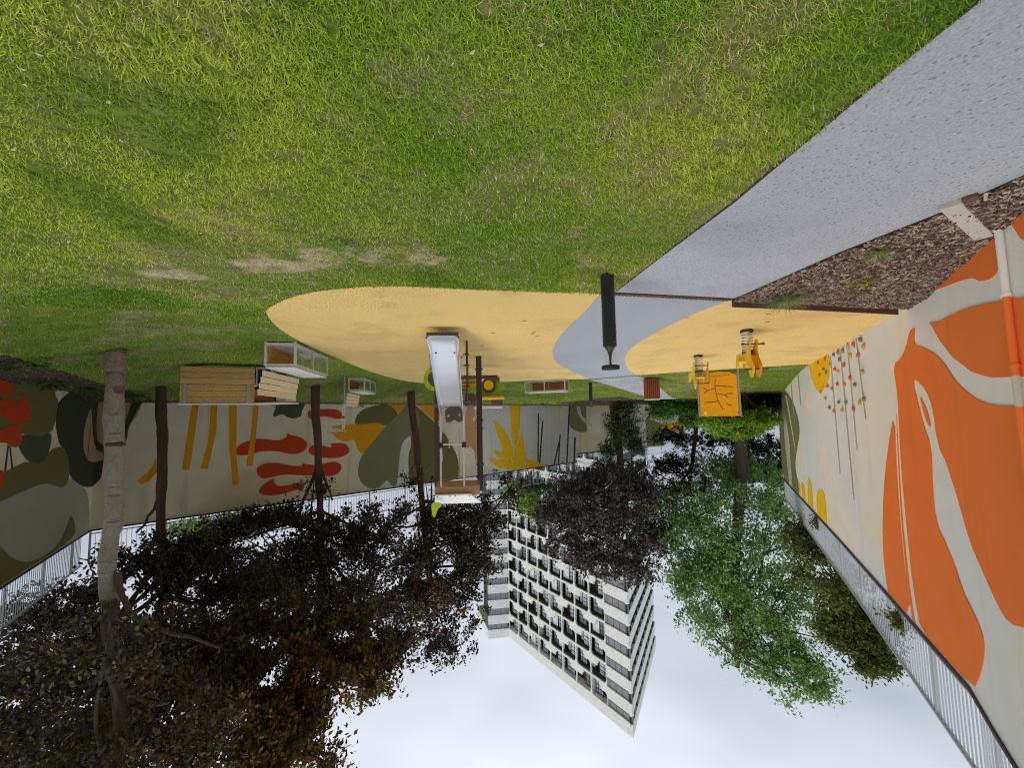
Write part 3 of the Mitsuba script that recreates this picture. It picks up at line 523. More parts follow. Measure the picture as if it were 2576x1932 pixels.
# slide with its tower
S0 = G(1204, 896)                                # foot of the square brown post
k = thing('slide_tower', 'steel slide with brown post, wooden side panel and pale sloping roof on the yellow rubber', 'slide')
dpt = S0[1]
def at3(px, py, dep): return atd(px, py, dep)
lo = at3(1113, 836, 6.55); hi = at3(1137, 1024, 8.95); lo[2] = .16
dirn = hi-lo; L = np.linalg.norm(dirn[:2]); ud = dirn[:2]/L; az = math.atan2(ud[1], ud[0])
sl = At(k, [lo[0], lo[1], 0], az)                # own x runs from the exit up to the platform
prof = [(0, .155), (.10, .165), (.26, .20), (.42, .28), (.62, .39), (1.0, .60), (1.5, .87), (2.0, 1.13), (L-.18, 1.22), (L, 1.235)]
W2 = .225
def chute():
    P = chaikin(prof, 1, False); sec = [(-W2-.012, .15), (-W2, .15), (-W2+.012, .02), (-W2+.05, 0), (W2-.05, 0), (W2-.012, .02), (W2, .15), (W2+.012, .15), (W2+.016, .02), (W2-.03, -.02), (-W2+.03, -.02), (-W2-.016, .02)]
    v, f, n = [], [], len(sec)
    for x, z in P:
        wide = 1+.12*max(0, .30-x)/.30; h = min(1, .35+x*1.6)
        for (y, q) in sec: v.append([x, y*wide, z+q*(h if q > .05 else 1)])
    for i in range(len(P)-1):
        for j in range(n):
            a, b = i*n+j, i*n+(j+1) % n; f += [[a, b, b+n], [a, b+n, a+n]]
    return trimesh.Trimesh(v, f, process=False)
scene['m_slide'] = {'type': 'twosided', 'a': {'type': 'principled', 'base_color': rgb(.72, .75, .79), 'roughness': .33, 'metallic': .75, 'specular': .6}}
sl.p('chute', chute(), 'm_slide', 35)
sl.p('exit_lip', bx([-.012, 0, .13], [.024, W2*2*1.14, .05], ch=.006), 'm_brown_steel')
for sy in (-1, 1):
    pts = [[x, sy*(W2+.018), z+.155] for x, z in chaikin(prof, 1, False)[6:]]
    sl.p('side_rail', tube(pts, .017, 8), 'm_steel', 40)
for x, z in ((.75, .44), (1.4, .79)):
    for sy in (-1, 1): sl.p('bolt', trimesh.creation.icosphere(1, .016).apply_translation([x, sy*(W2+.055), z-.04]), 'm_black', True)
sl.p('strut', cat([rod([.55, y, -.02], [.55, y, .36], .02) for y in (-.16, .16)]), 'm_brown_steel', 30)
hz = 3.22
tw = At(k, [*lo[:2], 0], az); X0 = L+.06; sg = 1 if (np.linalg.inv(sl.M) @ [*S0[:2], 0, 1])[1] > 0 else -1
tw.p('platform', bx([X0+.42, 0, 1.19], [.86, .92, .07], ch=.01), 'm_hpl_brown')
for (x, y) in ((X0, .25), (X0, -.25)): tw.p('handrail', rod([x, y, 1.2], [x, y, hz-.25], .021, 12), 'm_frame', 30)
for y in (.25, -.25): tw.p('joint', cyl([X0, y, 2.02], .045, .11, 16), 'm_rubber', 30)
tw.p('crossbar', rod([X0, -.25, 2.06], [X0, .25, 2.06], .019, 12), 'm_frame', 30)
for (x, y) in ((X0+.82, -sg*.42),): tw.p('post', bx([x, y, hz/2-.1], [.09, .09, hz], ch=.006), 'm_brown_steel')
ps = At(k, [S0[0], S0[1], 0], az); ps.p('post', bx([0, 0, (hz+.0)/2-.02], [.135, .135, hz+.04], ch=.008), 'm_brown_steel', label='thick square brown post, the nearest one')
for z in (.32, 1.55, 1.75, 2.6, 2.9):
    for sy in (-1, 1): ps.p('bolt', trimesh.creation.icosphere(1, .022).apply_translation([0, sy*.075, z]), 'm_black', True)
q = np.linalg.inv(sl.M) @ [*S0[:2], 0, 1]; px_, py_ = q[0], q[1]; sg = 1 if py_ > 0 else -1
# side panel between the slide and the thick post
def panel(pts, th, holes=()):
    g = Polygon(chaikin(pts, 1)).buffer(0)
    for h in holes: g = g.difference(h)
    return extr(g, th)
ya, yb = sg*.27, py_-sg*.05
qq = np.linalg.inv(sl.M) @ [*at3(1199, 1100, 9.45), 1]; yb = qq[1]; pw = abs(yb-ya)
pan = panel([(0, 0), (pw, 0), (pw, 1.42), (pw*.86, 1.25), (pw*.80, 1.02), (pw*.45, .92), (.02, .98), (0, .9)], .025, [affinity.scale(Point(pw*.80, .30).buffer(.06), .6, 1), LineString([(pw*.52, 1.02), (pw*.78, 1.16)]).buffer(.0001)])
X1 = (X0+px_)/2
e1 = np.array([0, float(sg)])
def inplane(m, x, y, z, e): 
    return frame(m, [x, y, z], [e[0], e[1], 0], [0, 0, 1])
tw.p('side_panel', inplane(pan, X0+.40, ya, 1.22, e1), 'm_hpl_tan', label='tan wooden side panel with an oval hole')
tw.p('lower_panel', inplane(panel([(0, 0), (pw, 0), (pw, .34), (pw*.6, .30), (pw*.45, .16), (0, .2)], .025), X0+.40, ya, .92, e1), 'm_hpl_brown')
tw.p('back_panel', inplane(panel([(0, 0), (.42, 0), (.42, .34), (.30, .38), (.22, .30), (.12, .38), (0, .36)], .025, [Point(.08, .22).buffer(.03), Point(.33, .2).buffer(.03)]), X0+.6, -.2, 1.22, np.array([0, 1.0])), 'm_hpl_brown')
tw.p('net_rope', cat([tube([[X0+.8, -.3, 1.25], [X0+.8, -.27, 1.6], [X0+.8, -.31, 2.0], [X0+.8, -.28, 2.5]], .012, 6), rod([X0+.8, -.12, 1.25], [X0+.8, -.12, 2.2], .014), rod([X0+.8, -.3, 1.62], [X0+.8, .3, 1.62], .012), rod([X0+.8, .1, 1.25], [X0+.8, .12, 2.9], .012)]), 'm_frame', 30)
# roof: a sloping pale plate over brown boards
rl, rr_ = -sg*.42, py_+sg*.02
tw.p('roof_board', cat([bx([X0+.40, (rl+rr_)/2, hz-.16], [.8, abs(rr_-rl)*.93, .20], ch=.01)]), 'm_hpl_tan')
rp_ = Polygon([(0, 0), (abs(rr_-rl), .03), (abs(rr_-rl)-.24, -.42), (.05, -.42)])
rm = extr(rp_, .03); ex = np.array([0, sg, 0.0]); ey = np.array([.75, 0, .52]); ey /= np.linalg.norm(ey)
tw.p('roof', frame(rm, [X0+.02+.25, rl, hz+.16], ex, ey), 'm_white', label='pale sloping roof plate')
for t in (.1, .36, .48, .78): tw.p('bolt', trimesh.creation.icosphere(1, .02).apply_translation([X0-.045, rl+sg*t, hz-.06]), 'm_black', True)
tw.p('leaf_ornament', inplane(panel([(0, 0), (.2, .02), (.22, .1), (.12, .16), (.09, .3), (.04, .34), (.0, .2)], .02), X0-.06, rl-sg*.03, hz+.05, np.array([0, float(sg)])), 'm_hpl_lime', label='lime leaf cut-out on the roof')
# climbing rungs beside the slide
for i in range(5): tw.p('rung', rod([1.35+i*.16, sg*.29, .25+i*.2], [1.35+i*.16, sg*.40, .25+i*.2], .015), 'm_brown_steel', 30)
tw.p('ladder_rail', tube([[1.25, sg*.36, -.02], [1.35, sg*.36, .25], [1.7, sg*.36, .7], [X0, sg*.32, 1.2]], .022, 8), 'm_brown_steel', 30)
# tractor play unit behind the slide
k = thing('toy_tractor', 'yellow and green wooden play tractor with two wheels behind the slide', 'play tractor')
dT = 11.4; XL, XR = atd(1068, 950, dT)[0], atd(1272, 950, dT)[0]; o = np.array([XL, dT, float(ground(XL, dT))])
tr = At(k, o, math.pi)                          # own x runs to the right of the picture
Wd = XL-XR
zpx = lambda py: EYE+(1051-py)*-dT/FOCAL-o[2] if False else EYE-(1051-py)*dT/FOCAL-o[2]
def vert(m, y, z=0): return frame(m, [0, y, z], [1, 0, 0], [0, 0, 1])
xw = XL-atd(1230, 970, dT)[0]; zw = zpx(970); xr = XL-atd(1096, 950, dT)[0]; zr = zpx(950)
ring = lambda r0, r1: Point(0, 0).buffer(r1, 24).difference(Point(0, 0).buffer(r0, 24))
tr.p('chassis', bx([Wd*.62, -.05, zpx(948)], [Wd*.56, .14, .09], ch=.01), 'm_hpl_brown'); tr.p('chassis', bx([Wd*.85, .0, zpx(955)], [.34, .3, .12], ch=.01), 'm_hpl_brown')
tr.p('hood', vert(panel([(Wd*.42, zpx(953)), (Wd*.68, zpx(953)), (Wd*.68, zpx(976)), (Wd*.42, zpx(976))], .05), -.06), 'm_hpl_bright'); tr.p('grille', bx([Wd*.55, .08, zpx(962)], [Wd*.16, .03, .04]), 'm_hpl_brown')
tr.p('body_panel', vert(panel([(Wd*.42, zpx(976)), (Wd*.62, zpx(978)), (Wd*.78, zpx(960)), (Wd*.93, zpx(958)), (Wd*.99, zpx(970)), (Wd*.97, zpx(984)), (Wd*.88, zpx(994)), (Wd*.62, zpx(1000)), (Wd*.42, zpx(1003))], .05), -.02), 'm_hpl_green')
tr.p('seat', bx([Wd*.83, .1, zpx(1002)], [Wd*.30, .36, .08], ch=.02), 'm_hpl_bright'); tr.p('seat', bx([Wd*.66, .1, zpx(1006)], [Wd*.10, .3, .16], ch=.02), 'm_hpl_orange')
fw_ = tr.p('front_wheel', vert(extr(Point(xw, zw).buffer(.205, 32), .07), .10), 'm_hpl_brown', label='brown front wheel with yellow hub'); tr.p('hub', vert(extr(Point(xw, zw).buffer(.135, 32), .03), .165), 'm_hpl_bright', parent=fw_)
rw_ = tr.p('rear_wheel', vert(extr(affinity.translate(ring(.24, .36), xr+.04, zr), .07), .10), 'm_hpl_lime', label='lime rear wheel ring round a brown disc'); tr.p('hub', vert(extr(Point(xr+.04, zr).buffer(.238, 32), .05), .10), 'm_hpl_brown', parent=rw_)
for a in range(6): tr.p('bolt', trimesh.creation.icosphere(1, .018).apply_translation([xr+.04+.3*math.cos(a*1.05), .18 if False else .175, zr+.3*math.sin(a*1.05)]), 'm_black', True)
tr.p('backrest', vert(panel([(Wd*.80, zpx(1003)), (Wd*.97, zpx(1003)), (Wd*.96, zpx(1018)), (Wd*.86, zpx(1019)), (Wd*.82, zpx(1014))], .03), -.2), 'm_hpl_brown')
tr.p('canopy_bar', bx([Wd*.75, -.2, zpx(1025)], [Wd*.44, .06, .05]), 'm_white'); tr.p('canopy_post', bx([Wd*.965, -.18, zpx(1014)], [.05, .05, .30]), 'm_hpl_tan'); tr.p('side_board', vert(panel([(Wd*.13, zpx(982)), (Wd*.2, zpx(982)), (Wd*.22, zpx(1012)), (Wd*.16, zpx(1008))], .04), -.1), 'm_hpl_bright')
tr.p('mudguard', vert(panel([(Wd*.18, zpx(1006)), (Wd*.26, zpx(1006)), (Wd*.27, zpx(1022)), (Wd*.2, zpx(1020))], .04), -.08), 'm_hpl_lime')
tr.p('ladder', cat([bx([Wd*.44+dx, .12, zpx(990)], [.03, .03, .5]) for dx in (-.05, .22)]+[bx([Wd*.44+.085, .12, zpx(972+9*i)], [.30, .03, .03]) for i in range(5)]), 'm_brown_steel')
# spring riders
def rider(o, rz, label, gap=.06, bar=.17, grips=True):
    k = thing('spring_rider', label, 'spring rider'); b = At(k, o, rz)
    t = np.linspace(0, 2*np.pi*6.2, 190); b.p('spring', tube(np.column_stack([.088*np.cos(t), .088*np.sin(t), .06+t/t[-1]*.34]), .0145, 8), 'm_spring', True)
    b.p('base_plate', cyl([0, 0, 0], .105, .055, 28), 'm_brown_steel', 30); b.p('top_plate', cyl([0, 0, .395], .10, .05, 28), 'm_hpl_brown', 30)
    sil = [(-.30, .40), (-.16, .43), (.02, .44), (.10, .36), (.16, .22), (.22, .21), (.235, .28), (.20, .40), (.25, .56), (.32, .66), (.33, .74), (.27, .84), (.25, .89), (.17, .88), (.14, .78), (.10, .66), (.02, .57), (-.12, .55), (-.22, .58), (-.28, .68), (-.35, .67), (-.36, .54)]
    for s in (-1, 1): b.p('side_panel', frame(extr(Polygon(chaikin(sil, 2)).buffer(0), .022), [0, s*gap+.011, 0], [1, 0, 0], [0, 0, 1]), 'm_hpl_yellow' if s < 0 else 'm_hpl_bright')
    b.p('seat', bx([-.10, 0, .575], [.26, 2*gap-.02 if not grips else .24, .03], ch=.008), 'm_hpl_bright')
    if grips: b.p('chest_board', bx([.20, 0, .62], [.03, 2*gap-.024, .24], ch=.006), 'm_hpl_orange')
    b.p('handle', rod([.26, -bar, .75], [.26, bar, .75], .015, 10), 'm_hpl_brown', 30); b.p('foot_bar', rod([.20, -bar, .30], [.20, bar, .30], .015, 10), 'm_hpl_brown', 30)
    for z, x in ((.75, .26), (.30, .20)):
        for s in (-1, 1) if grips else (): b.p('grip', trimesh.creation.icosphere(2, .026).apply_translation([x, s*bar, z]), 'm_hpl_brown', True)
rider(G(1878, 829), math.radians(276), 'yellow spring rider standing nearest to the orange leaf wall')
rider(G(1756, 893), math.radians(280), 'yellow spring rider standing in front of the yellow play panel', .165, .165, False)
# yellow play panel on two posts
a, b = G(1754, 939), G(1856, 926); u = (b-a)[:2]; Lp = np.linalg.norm(u); u /= Lp
k = thing('play_panel', 'orange yellow panel with a painted branch between two galvanised posts', 'play panel'); pb = At(k, a, math.atan2(u[1], u[0])); ht = 1.56
for x in (0, Lp): pb.p('post', cyl([x, 0, -.05], .032, ht+.08, 16), 'm_galv', 30)
pn = Polygon([(.05, .16), (.14, .09), (.35, .02), (Lp*.55, .0), (Lp*.8, .06), (Lp-.14, .14), (Lp-.05, .2), (Lp-.05, ht), (.05, ht)])
sgn = 1 if pb.M[:2, 1]@(-a[:2]) > 0 else -1
def pface(m, off): 
    if sgn < 0: return frame(m, [0, -off, .02], [1, 0, 0], [0, 0, 1])
    m = m.copy(); m.apply_transform(np.diag([1, 1, -1, 1])); return frame(m, [0, off, .02], [1, 0, 0], [0, 0, 1])
pb.p('board', pface(extr(pn, .03), -.015), 'm_hpl_orange')
def pxp(x, y): return ((x-520)/(1085-520)*Lp*.985, ht-(1440-y)/(1440-840)*ht*.985)
lines = [[(785,930),(775,1000),(785,1130),(805,1230),(865,1350)], [(775,1060),(700,1070),(650,1090),(615,1110)], [(665,1085),(640,1060),(605,1045)], [(790,1025),(880,1035),(950,1045),(1010,1058)], [(790,1140),(860,1145),(905,1160),(950,1140),(1015,1140)], [(905,1160),(940,1190)], [(800,1230),(760,1245),(690,1245),(640,1240),(612,1255)], [(925,1280),(985,1300)]]
for l in lines: pb.p('painted_branch', pface(extr(LineString([pxp(*q) for q in l]).buffer(.016, cap_style='round'), .005), .015), 'm_line')
for q in ((735,970),(815,970)), ((735,1090),(815,1090)), ((755,1205),(838,1205)): pb.p('painted_band', pface(extr(LineString([pxp(*q[0]), pxp((q[0][0]+q[1][0])/2, q[0][1]-8), pxp(*q[1])]).buffer(.008), .008), .015), 'm_hpl_bright')
for i in range(9): pb.p('painted_mark', pface(extr(LineString([pxp(640+i*40, 895-6*(i % 2)), pxp(668+i*40, 890)]).buffer(.009), .005), .015), 'm_line')
pb.p('badge', pface(extr(Point(pxp(615, 1395)).buffer(.045), .008), .015), 'm_white', label='round white badge'); pb.p('badge', pface(extr(sbox(*pxp(1062, 1405), *pxp(1100, 1378)), .006), .015), 'm_red')
# benches: a pale metal frame closed by planks, some with a plank back
def bench(label, o, rz, Lb=2.0, Wb=.5, H=.47, back=None, planks='m_wood_brown', open_from=.55, sy=1, upto=None):
    """own x along the bench, y to its back"""
    k = thing('plank_bench', label, 'bench'); b = At(k, o, rz); t = .045
    def q(name, c, sz, m, ch=0.0): b.p(name, bx([c[0], sy*c[1], c[2]], sz, ch=ch), m)
    for x in (0, Lb*open_from, Lb):
        for y in (0, Wb): q('frame_post', [x, y, H/2-.02], [t, t, H], 'm_frame', .004)
    for y in (0, Wb):
        for z in (.04, H-.03): q('frame_rail', [Lb/2, y, z], [Lb-t, t*.9, t*.9], 'm_frame')
    for x in (0, Lb):
        for z in (.04, H-.03): q('frame_rail', [x, Wb/2, z], [t*.9, Wb-t, t*.9], 'm_frame')
    for i in range(4): q('seat_slat', [Lb/2, (i+.5)*Wb/4, H+.012], [Lb+.03, Wb/4-.006, .028], 'm_seat', .004)
    q('floor', [Lb/2, Wb/2, .02], [Lb-.06, Wb-.06, .02], 'm_seat')
    n = 3; hh = (H-.10)/n
    for i in range(n):
        for (x0, x1) in ((.03, Lb*open_from-.03), (Lb*open_from+.03, Lb*(upto or open_from+.16))):
            q('plank', [(x0+x1)/2, Wb-.04, .07+hh*(i+.5)], [x1-x0, .025, hh-.012], planks, .004)
    if back:
        x0, x1, z0, z1, rows, wd = back; h = (z1-z0)/rows
        for i in range(rows):
            z = z0+h*(i+.5); m = bx([(x0+x1)/2, sy*(Wb+.03+(z-z0)*.20), z], [x1-x0, .032, h-.014], ch=.005); b.p('back_plank', m, wd)
        for x in (x0+.12, x1-.12): b.p('back_bracket', frame(bx([0, 0, 0], [.05, (z1-z0)*1.0, .012]), [x, sy*(Wb+.062+(z1-z0)/2*.20), (z0+z1)/2], [1, 0, 0], np.array([0, sy*.196, .98])), 'm_galv')
    return k
def bdir(p, q): return math.atan2(*(q-p)[:2][::-1])
p, q, r = G(744, 860), G(822, 897), G(679, 864)
# own x from the near end away, y towards the picture's left
bench('pale framed plank bench with light backrest at the edge of the yellow rubber', p, bdir(p, q), np.linalg.norm((q-p)[:2]), .52, .47, (.0, np.linalg.norm((q-p)[:2])*.93, .53, 1.0, 4, 'm_wood_pale'), 'm_wood_orange', .5, -1)
p = G(917, 949); q = G(948, 958)
bench('farther plank bench with light backrest by the left end of the yellow rubber', p, bdir(G(744, 860), G(822, 897)), 1.9, .52, .47, (.0, 1.75, .53, 1.0, 4, 'm_wood_pale'), 'm_wood_brown', .5, -1)
p, q = G(1321, 960), G(1420, 953)
bench('low brown plank bench without a back on the far grass strip', q, bdir(q, p), np.linalg.norm((q-p)[:2]), .5, .47, None, 'm_wood_brown', .5, 1, .93)
# the big bench seen from behind: planks below, backrest held by steel brackets
p, q = G(455, 917), G(642, 916); k = thing('high_bench', 'big plank bench seen from behind under the dark trees at the left', 'bench'); u = (q-p)[:2]; Lb = np.linalg.norm(u); b = At(k, p, math.atan2(u[1], u[0]))
hb = .98; kb = 1 if b.M[:2, 1]@(-p[:2]) > 0 else -1
for i in range(3): b.p('plank', bx([Lb/2, 0, .03+.143*(i+.5)], [Lb, .035, .133], ch=.005), 'm_wood')
for i in range(3): b.p('back_plank', bx([Lb/2, -kb*.03, .47+.155*(i+.5)], [Lb, .035, .145], ch=.005), 'm_wood')
for x in (.10, Lb-.13): b.p('bracket', bx([x, kb*.003, .70], [.07, .02, .50], ch=.004), 'm_galv')
b.p('cap_board', bx([Lb/2, -kb*.08, hb-.03], [Lb+.06, .16, .035], ch=.006), 'm_seat')
for i in range(3): b.p('seat_plank', bx([Lb/2, -kb*(.12+.155*i), .46], [Lb, .145, .035], ch=.005), 'm_seat')
for x in (.03, Lb-.03): b.p('end_frame', bx([x, -kb*.28, .22], [.05, .5, .44]), 'm_galv')
b.p('steel_box', cat([bx([Lb+.02+x, -kb*(.22), .24], [.035, .40, .46]) for x in (.02, .18, .34)]+[bx([Lb+.2, -kb*.22, z], [.36, .40, .03]) for z in (.03, .46)]), 'm_galv'); b.p('steel_box', bx([Lb+.2, -kb*.30, .24], [.34, .03, .42]), 'm_brown_steel')
p, q = G(640, 940), G(722, 938); k = thing('plank_table', 'low pale topped plank table half hidden beyond the big bench', 'table'); u = (q-p)[:2]; Lb = np.linalg.norm(u)+.1; b = At(k, p, math.atan2(u[1], u[0]))
b.p('tabletop', bx([Lb/2, 0, .93], [Lb+.2, .7, .05], ch=.008), 'm_seat')
for i in range(3): b.p('plank', bx([Lb/2-.15, 0, .50+.13*(i+.5)], [Lb-.4, .5, .12], ch=.005), 'm_wood_brown')
b.p('side_board', bx([Lb-.1, 0, .66], [.3, .55, .46], ch=.006), 'm_wood_pale'); 
for x in (.05, Lb-.3): b.p('leg', bx([x, 0, .42], [.06, .4, .92]), 'm_brown_steel')
# litter bin
o = G(1638, 951); k = thing('litter_bin', 'red brown slatted litter bin standing beside the rear path', 'litter bin'); b = At(k, o, .2); w = .26
for i in range(7):
    for (c, s) in (([-w+w*2*(i+.5)/7, -w, .42], [w*2/7-.022, .022, .78]), ([-w+w*2*(i+.5)/7, w, .42], [w*2/7-.022, .022, .78]), ([-w, -w+w*2*(i+.5)/7, .42], [.022, w*2/7-.022, .78]), ([w, -w+w*2*(i+.5)/7, .42], [.022, w*2/7-.022, .78])):
        b.p('slat', bx(c, s, ch=.003), 'm_wood_red')
b.p('liner', bx([0, 0, .42], [w*1.9, w*1.9, .74]), 'm_brown_steel'); b.p('lid', bx([0, 0, .845], [w*2.12, w*2.12, .035], ch=.01), 'm_frame'); b.p('foot', bx([0, 0, .02], [.3, .3, .06]), 'm_brown_steel')
# sign post
o = G(867, 945); zt = atd(869, 1085, o[1])[2]; z1 = atd(869, 1015, o[1])[2]
k = thing('sign_post', 'thin galvanised post with a narrow white and red sign before the back wall', 'sign'); b = At(k, o, 0); zt -= o[2]; z1 -= o[2]
b.p('post', cyl([0, 0, -.1], .03, zt+.1, 16), 'm_galv', 30); sb = b.p('sign_board', bx([0, -.04, (z1+zt)/2-.03], [.085, .012, zt-z1-.08], ch=.003), 'm_white')
b.p('red_panel', bx([0, -.0475, (z1+zt)/2], [.085, .004, .11]), 'm_red', parent=sb)
for i in range(9):
    zz_ = z1+.06+i*(zt-z1-.1)/9
    if abs(zz_-(z1+zt)/2) > .09: b.p('lettering', bx([0, -.0475, zz_], [.028, .003, .03]), 'm_ink', parent=sb)

ORD = ['lowest', 'second lowest', 'third lowest', 'fourth lowest', 'fifth lowest', 'sixth lowest', 'seventh lowest', 'eighth lowest', 'ninth lowest', 'tenth lowest', 'eleventh lowest', 'twelfth lowest', 'thirteenth lowest']
for nm in ('red', 'ochre', 'green'):
    ks = sorted((k for k in labels if k.startswith('climbing_hold') and f' {nm} ' in labels[k]['label']), key=lambda k: scene[k]['to_world'].matrix[2, 3])
    for i, k in enumerate(ks): labels[k]['label'] = f'small {nm} climbing hold, {ORD[i]} of the {nm} ones on the right wall'
# ---------------------------------------------------------------- trees, shrubs and plants
def leaf_mesh(c, dirs, nrm, size, asp=.55, fold=.25):
    """folded four-cornered leaves: base, side, tip, side"""
    n = len(c); d = dirs/np.linalg.norm(dirs, axis=1, keepdims=True); s = np.cross(d, nrm); s /= np.linalg.norm(s, axis=1, keepdims=True)+1e-9; up = np.cross(s, d)
    L = np.broadcast_to(np.asarray(size, float).reshape(-1, 1), (n, 1)); w = L*asp/2
    v = np.stack([c, c+d*L*.45+s*w+up*w*fold, c+d*L, c+d*L*.45-s*w+up*w*fold], 1).reshape(-1, 3)
    i = np.arange(n)[:, None]*4; f = np.concatenate([i+[0, 1, 2], i+[0, 2, 3]], 1).reshape(-1, 3); return v, f
def rvec(r, n): v = r.normal(size=(n, 3)); return v/np.linalg.norm(v, axis=1, keepdims=True)
def foliage(r, blobs, n, size, tones, spray=.30, per=16, droop=.25, shell=.55, cull=.0):
    """sprays of leaves through the volume of the blobs (centre, radii); returns mesh, vertex colours"""
    vol = np.array([np.prod(b[1])**(2/3.) for b in blobs]); k = r.choice(len(blobs), n//per, p=vol/vol.sum())
    C = np.array([b[0] for b in blobs])[k]; Rr = np.array([b[1] for b in blobs])[k]
    u = rvec(r, len(k))*(r.uniform(0, 1, (len(k), 1))**shell)
    u *= 1+.35*(meshkit.fbm(u*1.9+k[:, None]*7.3, 2, 5)-.5)[:, None]*2*.6
    cc = C+u*Rr; keep = meshkit.fbm(cc*1.05, 3, 9) > .455; cc = cc[keep]
    m = len(cc); tone = r.choice(len(tones), m, p=np.array([t[1] for t in tones])/sum(t[1] for t in tones)); base = np.array([t[0] for t in tones])[tone]
    twig = rvec(r, m)*[1, 1, .6]-[0, 0, droop]
    q = r.uniform(-1, 1, (m, per, 1)); sp = spray*r.uniform(.6, 1.3, (m, 1, 1))
    pos = cc[:, None]+twig[:, None]*q*sp+r.normal(size=(m, per, 3))*sp*.32
    d = twig[:, None]*.6+r.normal(size=(m, per, 3))*.75-[0, 0, droop]
    nn = r.normal(size=(m, per, 3))*.7+[0, 0, 1.0]
    sz = size*r.uniform(.6, 1.25, m*per); v, f = leaf_mesh(pos.reshape(-1, 3), d.reshape(-1, 3), nn.reshape(-1, 3), sz)
    col = (base[:, None]*r.uniform(.65, 1.4, (m, per, 1))).reshape(-1, 3)
    ok = meshkit.fbm(pos.reshape(-1, 3)*2.3, 2, 21) > cull; v = v.reshape(-1, 4, 3)[ok].reshape(-1, 3); f = f[:ok.sum()*2]; col = col[ok]; return v, f, np.repeat(np.clip(col, 0, 1), 4, 0)
def crown(key, name, parts_, bsdf, **kw):
    v = np.vstack([p[0] for p in parts_]); o = np.cumsum([0]+[len(p[0]) for p in parts_[:-1]]); f = np.vstack([p[1]+a for p, a in zip(parts_, o)]); c = np.vstack([p[2] for p in parts_])
    return part(key, name, (v, f), bsdf, False, color=c, **kw)
def blob(px, py, rx, ry, dep, deep=1.0):
    c = atd(px, py, dep); s = dep/FOCAL; return (c, np.array([rx*s, (rx+ry)/2*s*deep, ry*s]))
def trunk_path(pts, dep, r0, r1, seed, n=26, wob=.05):
    """pts in the photograph at one depth -> a wobbling tapering limb"""
    P = np.array([atd(x, y, dep) if len(q) == 0 else atd(x, y, q[0]) for x, y, *q in pts]); t = np.linspace(0, 1, len(P)); s = np.linspace(0, 1, n)
    Q = np.column_stack([np.interp(s, t, P[:, i]) for i in range(3)])
    for _ in range(3): Q[1:-1] = (Q[:-2]+2*Q[1:-1]+Q[2:])/4
    Q += (np.column_stack([meshkit.fbm(np.column_stack([s*5, s*0+seed+i*9, s*0]), 2, seed) for i in range(3)])-.5)*wob*2*np.minimum(1, s*6)[:, None]
    rad = r0+(r1-r0)*s; return Q, rad*(1+.22*(meshkit.fbm(np.column_stack([s*14, s*0+seed, s*0]), 2, seed+3)-.5))
def bark_tube(Q, rad, n=14, seed=0):
    m = tube(Q, rad, n); v = m.vertices; c = np.repeat(Q, n, 0); k = len(c); d = v[:k]-c; m.vertices[:k] = c+d*(1+.16*(meshkit.fbm(v[:k]*[9, 9, 5], 2, seed)-.5)*2)[:, None]; return m
def limbs(key, root, rad, blobs, bsdf, r, n=2, lo=.62):
    for c, R_ in blobs:
        for _ in range(n):
            e = c+rvec(r, 1)[0]*R_*.6; a = root[r.integers(int(len(root)*lo), len(root))]; mid = (a+e)/2+r.normal(size=3)*.18*np.linalg.norm(e-a)*.5+[0, 0, .12*np.linalg.norm(e-a)]
            Q = chaikin([a, (a*2+mid)/3, mid, (mid+e)/2, e], 2, False); part(key, 'branch', tube(Q, np.linspace(rad*.42, .012, len(Q)), 7), bsdf, 40)
DARK = [((.040, .031, .029), .52), ((.078, .056, .042), .28), ((.056, .062, .032), .20)]
MIXD = [((.044, .034, .031), .44), ((.105, .070, .042), .25), ((.078, .082, .034), .15), ((.20, .12, .042), .09), ((.16, .16, .045), .07)]
DARKL = [((.045, .036, .03), .6), ((.07, .055, .03), .4)]
COPPER = [((.095, .065, .045), .42), ((.20, .105, .045), .24), ((.15, .13, .04), .18), ((.34, .18, .035), .06), ((.26, .25, .05), .10)]
PURPLE = [((.085, .066, .074), .55), ((.15, .12, .12), .27), ((.06, .066, .045), .18)]
GREEN = [((.21, .36, .12), .45), ((.32, .48, .17), .35), ((.12, .21, .075), .20)]
OLIVE = [((.12, .15, .045), .5), ((.21, .23, .06), .3), ((.06, .085, .035), .2)]
LIME = [((.24, .42, .045), .5), ((.34, .52, .07), .3), ((.12, .24, .05), .2)]
MID = [((.09, .20, .055), .5), ((.15, .29, .06), .3), ((.05, .11, .035), .2)]
